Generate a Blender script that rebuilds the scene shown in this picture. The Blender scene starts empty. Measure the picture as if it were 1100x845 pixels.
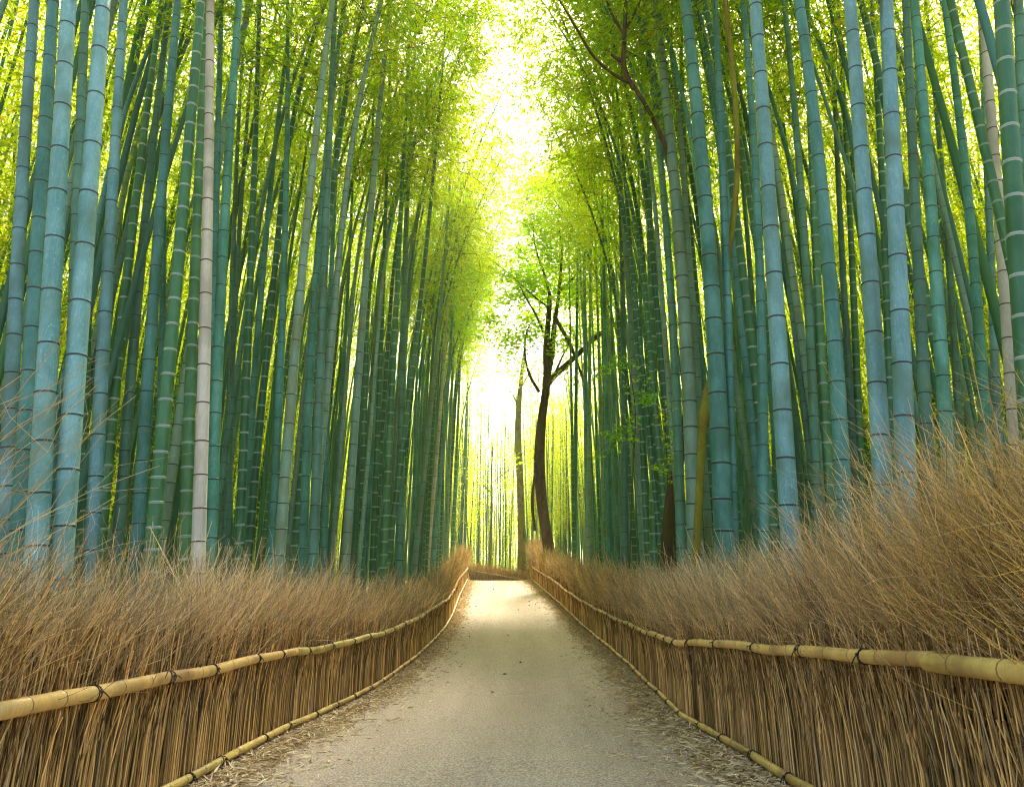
import bpy, math, random
import numpy as np
from mathutils import Vector, Quaternion, Matrix

rng = np.random.default_rng(11)
random.seed(11)
sc = bpy.context.scene
col = sc.collection

# ------------------------------------------------------------------ camera model
F = 750.0; W0, H0 = 1100.0, 845.0
PITCH = math.atan(225.0 / 750.0)
CP, SP = math.cos(PITCH), math.sin(PITCH)

def ray(px, py):
    a = (px - W0/2)/F; b = (H0/2 - py)/F
    return a, CP - b*SP, SP + b*CP

def at_depth(px, py, d):
    r = ray(px, py); return np.array([r[0]*d, r[1]*d, r[2]*d])

def on_plane(px, py, Y):
    r = ray(px, py); t = Y/r[1]
    return np.array([r[0]*t, Y, r[2]*t])

# ------------------------------------------------------------------ lie of the land (the camera is the origin)
TY = [-30, 0, 5.11, 6.34, 7.68, 8.59, 10.11, 11.49, 13.1, 15.14, 17.58, 20.82, 23.86, 26.22, 29.64, 34.91, 40.7, 45, 60, 200]
TL = [-2.25, -2.25, -2.25, -2.26, -2.28, -2.26, -2.14, -2.07, -2.02, -1.97, -1.94, -1.93, -1.97, -2.05, -2.19, -2.35, -2.54, -2.7, -3.2, -6]
TR = [1.95, 1.95, 1.95, 1.94, 1.92, 1.94, 2.06, 2.13, 2.18, 2.23, 2.2, 2.11, 1.97, 1.83, 1.63, 1.40, 1.16, 1.0, .5, -2]
TZ = [-1.2, -1.2, -1.21, -1.23, -1.25, -1.27, -1.27, -1.24, -1.18, -1.09, -.95, -.73, -.41, -.13, .22, .70, 1.22, 1.24, .95, 0.9]
YY = np.arange(-30, 200, .25)
def _smooth(v, n=9):
    k = np.hanning(n+2)[1:-1]; k /= k.sum()
    return np.convolve(np.pad(v, n//2, mode='edge'), k, mode='valid')
_L = _smooth(np.interp(YY, TY, TL)); _R = _smooth(np.interp(YY, TY, TR)); _Z = _smooth(np.interp(YY, TY, TZ))
def EL(y): return np.interp(y, YY, _L)
def ER(y): return np.interp(y, YY, _R)
def GZ(y): return np.interp(y, YY, _Z)

# ------------------------------------------------------------------ materials
def new_mat(name):
    m = bpy.data.materials.new(name); m.use_nodes = True
    nt = m.node_tree; nt.nodes.clear()
    out = nt.nodes.new('ShaderNodeOutputMaterial')
    return m, nt, out
def N(nt, t, **kw):
    n = nt.nodes.new(t)
    for k, v in kw.items(): setattr(n, k, v)
    return n
def noise(nt, scale, detail=3, vec=None, rough=.55):
    n = N(nt, 'ShaderNodeTexNoise'); n.inputs['Scale'].default_value = scale
    n.inputs['Detail'].default_value = detail; n.inputs['Roughness'].default_value = rough
    if vec is not None: nt.links.new(vec, n.inputs['Vector'])
    return n
def ramp(nt, fac, stops):
    r = N(nt, 'ShaderNodeValToRGB'); e = r.color_ramp.elements
    while len(e) < len(stops): e.new(.5)
    for i, (p, c) in enumerate(stops):
        e[i].position = p; e[i].color = (c[0], c[1], c[2], 1)
    nt.links.new(fac, r.inputs['Fac']); return r
def mixc(nt, fac, a, b, mode='MIX'):
    m = N(nt, 'ShaderNodeMix', data_type='RGBA', blend_type=mode)
    for sock, v in ((0, fac), (6, a), (7, b)):
        if isinstance(v, (int, float)): m.inputs[sock].default_value = v
        elif isinstance(v, tuple): m.inputs[sock].default_value = (v[0], v[1], v[2], 1)
        else: nt.links.new(v, m.inputs[sock])
    return m.outputs[2]
def mapping(nt, src, sx, sy, sz):
    m = N(nt, 'ShaderNodeMapping'); m.inputs['Scale'].default_value = (sx, sy, sz)
    nt.links.new(src, m.inputs['Vector']); return m.outputs['Vector']

def culm_mat(name, c0, c1, ring, band, rough=.42, powder=.5):
    """bamboo skin: waxy mottling and streaks along the culm, dark node line and pale node band"""
    m, nt, out = new_mat(name)
    tc = N(nt, 'ShaderNodeTexCoord'); oi = N(nt, 'ShaderNodeObjectInfo')
    ad = N(nt, 'ShaderNodeVectorMath', operation='MULTIPLY_ADD')
    nt.links.new(oi.outputs['Random'], ad.inputs[0]); ad.inputs[1].default_value = (37, 53, 91)
    nt.links.new(tc.outputs['Object'], ad.inputs[2]); v = ad.outputs[0]
    mott = noise(nt, 3.2, 5, mapping(nt, v, 1, 1, .45), .62)
    streak = noise(nt, 130, 3, mapping(nt, v, 1, 1, .02), .6)
    speck = noise(nt, 48, 3, mapping(nt, v, 1, 1, .6), .7)
    r1 = ramp(nt, mott.outputs['Fac'], [(.34, c0), (.66, c1)])
    c = mixc(nt, .22, r1.outputs['Color'], ramp(nt, streak.outputs['Fac'], [(.35, tuple(x*.7 for x in c0)), (.65, tuple(min(1, x*1.15) for x in c1))]).outputs['Color'])
    pw = ramp(nt, speck.outputs['Fac'], [(.56, (0, 0, 0)), (.70, (1, 1, 1))])
    pm = N(nt, 'ShaderNodeMath', operation='MULTIPLY'); nt.links.new(pw.outputs['Color'], pm.inputs[0]); pm.inputs[1].default_value = powder
    c = mixc(nt, pm.outputs[0], c, tuple(min(1, x*1.15+.10) for x in c1))
    blot = noise(nt, 1.1, 3, mapping(nt, v, 2.2, 2.2, 1.2), .6)
    bm = ramp(nt, blot.outputs['Fac'], [(.48, (0, 0, 0)), (.66, (.85, .85, .85))])
    c = mixc(nt, bm.outputs['Color'], c, (tuple(x*.85 for x in (c0[0]*1.5, c0[1]*1.05, c0[2]*.75)) if name not in ('bamboo_pole_yellow', 'bamboo_skin_tan') else ((.34, .20, .055) if 'pole' in name else (.52, .45, .32))))
    hsv = N(nt, 'ShaderNodeHueSaturation')
    mr = N(nt, 'ShaderNodeMapRange'); nt.links.new(oi.outputs['Random'], mr.inputs[0]); mr.inputs[3].default_value = .78; mr.inputs[4].default_value = 1.22
    nt.links.new(mr.outputs[0], hsv.inputs['Value'])
    mr2 = N(nt, 'ShaderNodeMapRange'); nt.links.new(oi.outputs['Random'], mr2.inputs[0]); mr2.inputs[3].default_value = .515; mr2.inputs[4].default_value = .485
    nt.links.new(mr2.outputs[0], hsv.inputs['Hue']); nt.links.new(c, hsv.inputs['Color']); c = hsv.outputs['Color']
    at = N(nt, 'ShaderNodeAttribute', attribute_name='node')
    sep = N(nt, 'ShaderNodeSeparateColor'); nt.links.new(at.outputs['Color'], sep.inputs[0])
    c = mixc(nt, sep.outputs['Green'], c, band)
    c = mixc(nt, sep.outputs['Red'], c, ring)
    b = N(nt, 'ShaderNodeBsdfPrincipled'); nt.links.new(c, b.inputs['Base Color'])
    rr = N(nt, 'ShaderNodeMapRange'); nt.links.new(speck.outputs['Fac'], rr.inputs[0]); rr.inputs[3].default_value = rough-.1; rr.inputs[4].default_value = rough+.16
    nt.links.new(rr.outputs[0], b.inputs['Roughness'])
    b.inputs['Specular IOR Level'].default_value = .45
    bp = N(nt, 'ShaderNodeBump'); bp.inputs['Strength'].default_value = .12; bp.inputs['Distance'].default_value = .004
    nt.links.new(streak.outputs['Fac'], bp.inputs['Height']); nt.links.new(bp.outputs[0], b.inputs['Normal'])
    nt.links.new(b.outputs[0], out.inputs[0]); return m

M = {}
DK = (.030, .026, .016)
M['blue'] = culm_mat('bamboo_skin_blue', (.085, .235, .215), (.225, .440, .420), DK, (.26, .42, .46), .45, .5)
M['teal'] = culm_mat('bamboo_skin_teal', (.038, .190, .122), (.140, .370, .270), DK, (.24, .40, .38), .42, .4)
M['green'] = culm_mat('bamboo_skin_green', (.034, .150, .038), (.095, .255, .085), (.05, .045, .03), (.50, .60, .50), .36, .15)
M['pale'] = culm_mat('bamboo_skin_pale', (.150, .270, .165), (.250, .400, .260), DK, (.34, .48, .38), .48, .4)
M['dark'] = culm_mat('bamboo_skin_dark', (.060, .170, .100), (.135, .295, .190), DK, (.20, .30, .22), .45, .25)
M['tan'] = culm_mat('bamboo_skin_tan', (.60, .52, .36), (.82, .75, .58), (.10, .06, .03), (.55, .46, .32), .6, .3)
M['pole'] = culm_mat('bamboo_pole_yellow', (.56, .36, .085), (.80, .57, .16), (.17, .09, .03), (.62, .50, .26), .40, .25)

def attr_mat(name, attr, rough=.8, spec=.2, bump=None, hv=None, transl=0.0, trcol=None):
    m, nt, out = new_mat(name)
    at = N(nt, 'ShaderNodeAttribute', attribute_name=attr); c = at.outputs['Color']
    b = N(nt, 'ShaderNodeBsdfPrincipled'); b.inputs['Roughness'].default_value = rough
    b.inputs['Specular IOR Level'].default_value = spec
    nt.links.new(c, b.inputs['Base Color'])
    if transl:
        oi = N(nt, 'ShaderNodeObjectInfo')
        hs = N(nt, 'ShaderNodeHueSaturation'); nt.links.new(c, hs.inputs['Color'])
        mr = N(nt, 'ShaderNodeMapRange'); nt.links.new(oi.outputs['Random'], mr.inputs[0]); mr.inputs[3].default_value = .475; mr.inputs[4].default_value = .515
        nt.links.new(mr.outputs[0], hs.inputs['Hue'])
        nt.links.new(hs.outputs[0], b.inputs['Base Color'])
        tr = N(nt, 'ShaderNodeBsdfTranslucent')
        nt.links.new(mixc(nt, 1.0, hs.outputs[0], trcol, 'MULTIPLY'), tr.inputs['Color'])
        mx = N(nt, 'ShaderNodeMixShader'); mx.inputs[0].default_value = transl
        nt.links.new(b.outputs[0], mx.inputs[1]); nt.links.new(tr.outputs[0], mx.inputs[2])
        nt.links.new(mx.outputs[0], out.inputs[0])
    else:
        nt.links.new(b.outputs[0], out.inputs[0])
    return m
M['leaf'] = attr_mat('bamboo_leaf', 'tint', .45, .4, transl=.74, trcol=(6.3, 5.0, 1.2))
M['twig'] = attr_mat('dry_twig', 'tint', .75, .25)
M['litter'] = attr_mat('dry_litter', 'tint', .8, .2)

def bark_mat(name, c0, c1, moss=None):
    m, nt, out = new_mat(name)
    tc = N(nt, 'ShaderNodeTexCoord'); v = tc.outputs['Object']
    n1 = noise(nt, 9, 6, mapping(nt, v, 1, 1, .25), .65); n2 = noise(nt, 2.0, 4, v)
    c = ramp(nt, n1.outputs['Fac'], [(.35, c0), (.7, c1)]).outputs['Color']
    if moss:
        c = mixc(nt, ramp(nt, n2.outputs['Fac'], [(.4, (0, 0, 0)), (.62, (1, 1, 1))]).outputs['Color'], c, moss)
    b = N(nt, 'ShaderNodeBsdfPrincipled'); b.inputs['Roughness'].default_value = .9; b.inputs['Specular IOR Level'].default_value = .15
    nt.links.new(c, b.inputs['Base Color'])
    bp = N(nt, 'ShaderNodeBump'); bp.inputs['Strength'].default_value = .8; bp.inputs['Distance'].default_value = .03
    nt.links.new(n1.outputs['Fac'], bp.inputs['Height']); nt.links.new(bp.outputs[0], b.inputs['Normal'])
    nt.links.new(b.outputs[0], out.inputs[0]); return m
M['bark'] = bark_mat('dark_bark', (.055, .033, .015), (.19, .125, .06), (.11, .095, .025))
M['bark_moss'] = bark_mat('mossy_bark', (.13, .10, .018), (.34, .27, .05), (.27, .28, .03))
M['bark_black'] = bark_mat('black_bark', (.012, .008, .006), (.05, .032, .022))

def plain(name, c, rough=.6):
    m, nt, out = new_mat(name)
    tc = N(nt, 'ShaderNodeTexCoord'); n = noise(nt, 40, 3, tc.outputs['Object'])
    b = N(nt, 'ShaderNodeBsdfPrincipled'); b.inputs['Roughness'].default_value = rough
    nt.links.new(ramp(nt, n.outputs['Fac'], [(.3, tuple(x*.7 for x in c)), (.7, c)]).outputs['Color'], b.inputs['Base Color'])
    nt.links.new(b.outputs[0], out.inputs[0]); return m
M['cord'] = plain('black_cord', (.02, .018, .016), .8)
M['cut'] = plain('cut_bamboo_end', (.70, .62, .45), .7)

def path_mat():
    m, nt, out = new_mat('gravel_path')
    tc = N(nt, 'ShaderNodeTexCoord'); v = tc.outputs['Object']
    big = noise(nt, .55, 4, v); mid = noise(nt, 3.5, 5, mapping(nt, v, 1, .55, 1)); fine = noise(nt, 60, 4, v, .75); grit = N(nt, 'ShaderNodeTexVoronoi'); grit.inputs['Scale'].default_value = 95
    nt.links.new(v, grit.inputs['Vector'])
    c = ramp(nt, big.outputs['Fac'], [(.3, (.36, .275, .185)), (.7, (.54, .43, .305))]).outputs['Color']
    c = mixc(nt, .35, c, ramp(nt, mid.outputs['Fac'], [(.3, (.24, .175, .10)), (.7, (.51, .41, .275))]).outputs['Color'])
    c = mixc(nt, .8, c, ramp(nt, fine.outputs['Fac'], [(.34, (.10, .075, .048)), (.5, (.45, .35, .245)), (.68, (.90, .77, .60))]).outputs['Color'])
    trk = noise(nt, 1.0, 4, mapping(nt, v, 1.5, .16, 1), .6)
    c = mixc(nt, .55, c, ramp(nt, trk.outputs['Fac'], [(.32, (.42, .40, .37)), (.5, (.55, .55, .54)), (.68, (.74, .72, .68))]).outputs['Color'], 'SOFT_LIGHT')
    c = mixc(nt, .25, c, grit.outputs['Color'], 'SOFT_LIGHT')
    b = N(nt, 'ShaderNodeBsdfPrincipled'); b.inputs['Roughness'].default_value = .92; b.inputs['Specular IOR Level'].default_value = .15
    nt.links.new(c, b.inputs['Base Color'])
    bp = N(nt, 'ShaderNodeBump'); bp.inputs['Strength'].default_value = .7; bp.inputs['Distance'].default_value = .012
    nt.links.new(fine.outputs['Fac'], bp.inputs['Height'])
    bp2 = N(nt, 'ShaderNodeBump'); bp2.inputs['Strength'].default_value = .35; bp2.inputs['Distance'].default_value = .06
    nt.links.new(mid.outputs['Fac'], bp2.inputs['Height']); nt.links.new(bp.outputs[0], bp2.inputs['Normal'])
    nt.links.new(bp2.outputs[0], b.inputs['Normal'])
    nt.links.new(b.outputs[0], out.inputs[0]); return m
def floor_mat():
    m, nt, out = new_mat('leaf_strewn_floor')
    tc = N(nt, 'ShaderNodeTexCoord'); v = tc.outputs['Object']
    n1 = noise(nt, 1.3, 5, v); n2 = noise(nt, 45, 4, mapping(nt, v, 1, .5, 1), .75)
    c = ramp(nt, n1.outputs['Fac'], [(.3, (.30, .21, .10)), (.7, (.46, .36, .20))]).outputs['Color']
    c = mixc(nt, .6, c, ramp(nt, n2.outputs['Fac'], [(.36, (.12, .08, .035)), (.52, (.42, .31, .16)), (.66, (.74, .62, .39))]).outputs['Color'])
    b = N(nt, 'ShaderNodeBsdfPrincipled'); b.inputs['Roughness'].default_value = .95; b.inputs['Specular IOR Level'].default_value = .1
    nt.links.new(c, b.inputs['Base Color'])
    bp = N(nt, 'ShaderNodeBump'); bp.inputs['Strength'].default_value = .8; bp.inputs['Distance'].default_value = .02
    nt.links.new(n2.outputs['Fac'], bp.inputs['Height']); nt.links.new(bp.outputs[0], b.inputs['Normal'])
    nt.links.new(b.outputs[0], out.inputs[0]); return m
M['path'] = path_mat(); M['floor'] = floor_mat()

# ------------------------------------------------------------------ mesh helpers
def mesh_np(name, V, Q, mat, attrs=None, smooth=True, T=None):
    """V (n,3), Q (m,4) quads, T (k,3) triangles -> mesh data"""
    me = bpy.data.meshes.new(name)
    V = np.asarray(V, np.float32)
    Q = np.zeros((0, 4), np.int32) if Q is None else np.asarray(Q, np.int32)
    T = np.zeros((0, 3), np.int32) if T is None else np.asarray(T, np.int32)
    me.vertices.add(len(V)); me.vertices.foreach_set('co', V.ravel())
    nl = Q.size + T.size
    me.loops.add(nl); me.loops.foreach_set('vertex_index', np.concatenate([Q.ravel(), T.ravel()]))
    npoly = len(Q) + len(T); me.polygons.add(npoly)
    tot = np.concatenate([np.full(len(Q), 4), np.full(len(T), 3)]).astype(np.int32)
    st = np.concatenate([[0], np.cumsum(tot)[:-1]]).astype(np.int32)
    me.polygons.foreach_set('loop_start', st)
    me.polygons.foreach_set('use_smooth', np.full(npoly, smooth))
    me.update(calc_edges=True)
    for an, data in (attrs or {}).items():
        a = me.color_attributes.new(an, 'FLOAT_COLOR', 'POINT')
        d = np.ones((len(V), 4), np.float32); d[:, :3] = data
        a.data.foreach_set('color', d.ravel())
    me.materials.append(mat); me.validate()
    return me

def link(name, data, parent=None, loc=None):
    o = bpy.data.objects.new(name, data); col.objects.link(o)
    if parent is not None: o.parent = parent
    if loc is not None: o.location = loc
    return o
def thing(name, label, cat, loc=(0, 0, 0), group=None):
    o = bpy.data.objects.new(name, None); col.objects.link(o); o.location = loc
    o.empty_display_size = .2
    o['label'] = label; o['category'] = cat
    if group: o['group'] = group
    return o
def tag(o, label=None, cat=None, group=None, kind=None):
    if label: o['label'] = label
    if cat: o['category'] = cat
    if group: o['group'] = group
    if kind: o['kind'] = kind
    return o

def tubes(P, R, S, ref=(.96, .2, -.2)):
    P = np.asarray(P, float); R = np.asarray(R, float)
    n, k, _ = P.shape
    T = np.gradient(P, axis=1); T /= np.linalg.norm(T, axis=2, keepdims=True) + 1e-9
    A = np.cross(T, np.array(ref)); A /= np.linalg.norm(A, axis=2, keepdims=True) + 1e-9
    B = np.cross(T, A)
    th = np.arange(S)*2*math.pi/S
    V = P[:, :, None, :] + R[:, :, None, None]*(np.cos(th)[None, None, :, None]*A[:, :, None, :] + np.sin(th)[None, None, :, None]*B[:, :, None, :])
    idx = np.arange(n*k*S).reshape(n, k, S)
    a = idx[:, :-1, :]; b = np.roll(a, -1, axis=2); d = idx[:, 1:, :]; c = np.roll(d, -1, axis=2)
    Q = np.stack([a, b, c, d], axis=-1).reshape(-1, 4)
    return V.reshape(-1, 3), Q
def rep(colr, k, S):
    """per-strand (n,3) or per-point (n,k,3) colours to vertices"""
    colr = np.asarray(colr, float)
    if colr.ndim == 2: colr = np.repeat(colr[:, None, :], k, axis=1)
    return np.repeat(colr[:, :, None, :], S, axis=2).reshape(-1, 3)
def join(parts):
    """parts: list of (V, Q, C) -> V, Q, C"""
    Vs, Qs, Cs = [], [], []; o = 0
    for V, Q, C in parts:
        Vs.append(V); Qs.append(Q + o); Cs.append(C); o += len(V)
    return np.concatenate(Vs), np.concatenate(Qs), np.concatenate(Cs)

def leaves(P, D, L, Wd, rg, tint):
    """pointed leaf quads: base points P, directions D, lengths L, widths Wd"""
    n = len(P)
    D = D/(np.linalg.norm(D, axis=1, keepdims=True) + 1e-9)
    r = rg.normal(size=(n, 3)); S = np.cross(D, r); S /= np.linalg.norm(S, axis=1, keepdims=True) + 1e-9
    Nn = np.cross(D, S)
    mid = P + D*(L*.42)[:, None]
    tip = P + D*L[:, None] - Nn*(L*.10)[:, None]
    V = np.stack([P, mid + S*(Wd*.5)[:, None], tip, mid - S*(Wd*.5)[:, None]], axis=1).reshape(-1, 3)
    Q = np.arange(4*n).reshape(n, 4)
    C = np.repeat(tint, 4, axis=0)
    return V, Q, C
LEAF_LO = np.array([.055, .120, .006]); LEAF_HI = np.array([.125, .195, .008])
def leaf_tint(n, rg, lo=LEAF_LO, hi=LEAF_HI):
    t = rg.random((n, 1))**1.2
    c = lo + (hi-lo)*t
    dry = rg.random(n) < .03
    c[dry] = np.array([.16, .12, .03])
    return c

# ------------------------------------------------------------------ ground and path
xs = np.concatenate([-np.geomspace(160, 3, 26), np.linspace(-2.6, 2.6, 14), np.geomspace(3, 160, 26)])
ys = np.concatenate([np.arange(-24, 64, .6), np.geomspace(65, 300, 24)])
X, Y = np.meshgrid(xs, ys)
Zg = GZ(np.minimum(Y, 199))
side = np.maximum(0, np.maximum(X - ER(np.minimum(Y, 199)), EL(np.minimum(Y, 199)) - X) - .6)
Zg = Zg + np.minimum(side, 12)*.012*np.sin(X*.9+Y*.35) - .012
nx, ny = len(xs), len(ys)
ii = np.arange(nx*ny).reshape(ny, nx)
Q = np.stack([ii[:-1, :-1], ii[:-1, 1:], ii[1:, 1:], ii[1:, :-1]], -1).reshape(-1, 4)
o = link('forest_floor', mesh_np('forest_floor', np.stack([X, Y, Zg], -1).reshape(-1, 3), Q, M['floor']))
o['kind'] = 'structure'

py_ = np.arange(-14, 58, .2)
nc = 21
def wob(y, s): return .10*np.sin(y*1.7+s) + .06*np.sin(y*4.1+2*s) + .035*np.sin(y*9.3+s)
PL = EL(py_) + .42 + wob(py_, .3)
PR = ER(py_) - .45 + wob(py_, 2.1)
t = np.linspace(0, 1, nc)
PX = PL[:, None] + (PR-PL)[:, None]*t[None, :]
PYY = np.repeat(py_[:, None], nc, 1)
PZ = np.repeat(GZ(py_)[:, None], nc, 1) + .016*np.sin(t*math.pi)[None, :] + .004*np.sin(PYY*2.2+PX*1.7)*np.sin(t*math.pi)[None, :]
ii = np.arange(PX.size).reshape(PX.shape)
Q = np.stack([ii[:-1, :-1], ii[:-1, 1:], ii[1:, 1:], ii[1:, :-1]], -1).reshape(-1, 4)
o = link('path', mesh_np('path', np.stack([PX, PYY, PZ], -1).reshape(-1, 3), Q, M['path']))
o['kind'] = 'structure'

# straw and dead leaves along both edges of the path
def litter(n, rg, near=True):
    y = 2.0 + 40*rg.random(n)**2.0
    s = rg.random(n) < .5
    off = np.where(rg.random(n) < .6, np.abs(rg.normal(0, .15, n)), np.abs(rg.normal(0, .34, n)))
    x = np.where(s, EL(y) + .02 + off, ER(y) - .02 - off*1.15)
    z = GZ(y) + .012 + .012*rg.random(n)
    P = np.stack([x, y, z], -1)
    a = rg.random(n)*2*math.pi
    D = np.stack([np.cos(a), np.sin(a), rg.normal(0, .16, n)], -1)
    L = rg.uniform(.04, .17, n); Wd = rg.uniform(.007, .022, n)
    c0 = np.array([.40, .26, .11]); c1 = np.array([.90, .74, .44])
    C = c0 + (c1-c0)*rg.random((n, 1))
    # keep the leaves lying: side vector horizontal
    D /= np.linalg.norm(D, axis=1, keepdims=True)
    S = np.cross(D, np.array([0, 0, 1.0]) + rg.normal(0, .35, (n, 3))); S /= np.linalg.norm(S, axis=1, keepdims=True)
    mid = P + D*(L*.45)[:, None] + np.array([0, 0, .006])
    tip = P + D*L[:, None]
    V = np.stack([P, mid + S*(Wd*.5)[:, None], tip, mid - S*(Wd*.5)[:, None]], 1).reshape(-1, 3)
    return V, np.arange(4*n).reshape(n, 4), np.repeat(C, 4, 0)
V, Q, C = litter(56000, rng)
o = link('straw_litter', mesh_np('straw_litter', V, Q, M['litter'], {'tint': C}, False))
tag(o, 'dry straw and dead bamboo leaves strewn along both edges of the path', 'litter', kind='stuff')
def fallen(n, rg):
    y = rg.uniform(6, 40, n); x = EL(y) + .5 + (ER(y)-EL(y)-1.0)*rg.random(n)
    P = np.stack([x, y, GZ(y) + .026], -1); a = rg.random(n)*6.28
    D = np.stack([np.cos(a), np.sin(a), rg.normal(0, .15, n)], -1)
    V, Q, C = leaves(P, D, rg.uniform(.05, .10, n), rg.uniform(.025, .05, n), rg, np.array([.13, .085, .04]) + rg.random((n, 1))*np.array([.14, .10, .05]))
    return V, Q, C
V, Q, C = fallen(36, rng)
o = link('fallen_leaves', mesh_np('fallen_leaves', V, Q, M['litter'], {'tint': C}, False))
tag(o, 'small dark dead leaves scattered over the gravel of the path', 'leaves', kind='stuff')

# ------------------------------------------------------------------ bamboo culms
def culm_mesh(name, axis, H, R, spacing, S, mat, rg, white=0.0, ground=0.0):
    """axis(z)->(x,y) offsets; nodes with a swollen ridge, dark line and pale band; hollow look comes from the profile"""
    zs, rad, cr, cg = [], [], [], []
    def taper(z): return R*(1-.78*(max(z, 0)/H)**1.25)
    z = -.25
    nodes = []
    zz = rg.uniform(.05, .25)
    while zz < H-.3:
        q = zz/H
        nodes.append(zz); zz += spacing*(.62 + .55*min(1, q*5))*(1-.35*q)*rg.uniform(.93, 1.07)
    def add(z, r, a=0., b=0.): zs.append(z); rad.append(r); cr.append(a); cg.append(b)
    add(-.25, taper(0))
    lw = max(.006, R*.12)
    for n in nodes:
        r = taper(n); s = lw*(1 if n < H*.6 else .7)
        add(n-1.75*s, r*.995, 0, 0); add(n-1.65*s, r*.995, 0, white*.8); add(n-.95*s, r*1.0, 0, white)
        add(n-.85*s, r*1.035, 1-white*.75, white); add(n+.5*s, r*1.075, 1-white*.75, white); add(n+.6*s, r*1.06, 0, white*.6); add(n+1.4*s, r*.985, 0, .2*white)
        add(n+1.5*s, r*.985, 0, 0)
    add(H, taper(H)*.6)
    zs = np.array(zs); ax = np.array([axis(v) for v in zs])
    P = np.stack([ax[:, 0], ax[:, 1], zs + ground], -1)[None]
    V, Q = tubes(P, np.array(rad)[None], S)
    c = np.stack([cr, cg, np.zeros(len(cr))], -1)[None]
    return mesh_np(name, V, Q, mat, {'node': rep(c, len(zs), S)}), nodes

def canopy(axis, H, zlo, rg, dens=1.0, spread=1.5, nleaf=60, leafscale=1.0, taper=.45):
    """branches from the nodes, with fans of drooping leaves hanging along them"""
    tw, lp, ld = [], [], []
    z = zlo
    while z < H-.1:
        q = (z-zlo)/max(.1, H-zlo)
        ax = np.array([*axis(z), z])
        for b in range(2 if rg.random() < dens else 1):
            az = rg.random()*2*math.pi
            L = spread*(.55+.75*rg.random())*(1-taper*q)*(.5+.5*min(1, q*5+.2))
            up = rg.uniform(.2, .8)
            K = 5; tt = np.linspace(0, 1, K)
            dr = rg.uniform(.3, .8)*L
            pts = ax + np.stack([np.cos(az)*L*tt, np.sin(az)*L*tt, up*L*tt - dr*tt**2], -1)
            tw.append((pts, .009*(1-.6*q)))
            m = max(2, int(nleaf*L/spread*rg.uniform(.7, 1.3)/7))
            u = rg.uniform(.2, 1.05, m)
            c = np.stack([np.interp(u, tt, pts[:, i]) for i in range(3)], -1)
            c += rg.normal(0, 1, (m, 3))*np.array([.15, .15, .09])*L*(.35+.65*u[:, None])
            fa = az + rg.normal(0, .8, m); fd = np.stack([np.cos(fa), np.sin(fa), rg.uniform(-1.0, .1, m)], -1)
            base = np.repeat(c, 7, 0) + np.repeat(fd, 7, 0)*rg.uniform(0, .16, (7*m, 1))
            D = np.repeat(fd, 7, 0) + rg.normal(0, .42, (7*m, 3)) + np.array([0, 0, -.25])
            lp.append(base); ld.append(D)
        z += rg.uniform(.20, .36)
    P = np.concatenate(lp); D = np.concatenate(ld); n = len(P)
    lf = leaves(P, D, rg.uniform(.08, .155, n)*leafscale, rg.uniform(.018, .030, n)*leafscale, rg, leaf_tint(n, rg))
    TP = np.stack([a for a, _ in tw]); TR_ = np.stack([np.linspace(r, r*.3, 5) for _, r in tw])
    return lf, (TP, TR_)
def foliage_meshes(name, axis, H, zlo, rg, **kw):
    (V, Q, C), (TP, TRr) = canopy(axis, H, zlo, rg, **kw)
    V2, Q2 = tubes(TP, TRr, 3)
    C2 = rep(np.tile([[.10, .12, .04]], (len(TP), 1)), 5, 3)
    V, Q_, C = join([(V, Q, C), (V2, Q2, C2)])
    f = mesh_np(name+'_foliage', V, Q_, M['leaf'], {'tint': C}, False)
    f.materials.append(M['twig'])
    mi = np.zeros(len(f.polygons), np.int32); mi[len(Q):] = 1
    f.polygons.foreach_set('material_index', mi)
    return f

# shared crowns for the measured stalks (leaf sprays over an upright axis, arching at the top)
CROWNS = []
for i in range(5):
    H = 17.5
    k = .024
    axis = lambda z, k=k: (k*max(0, z-6)**2, 0)
    CROWNS.append(foliage_meshes('crown%d' % i, axis, H, 10.8, np.random.default_rng(100+i), dens=1, spread=1.6, nleaf=120))

HIGH = foliage_meshes('crown_high', lambda z: (.010*max(0, z-6)**2, 0), 18.5, 14.2, np.random.default_rng(140), dens=.9, spread=1.1, nleaf=50)

GL, GR = 'bamboo stalks of the left grove', 'bamboo stalks of the right grove'
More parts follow.
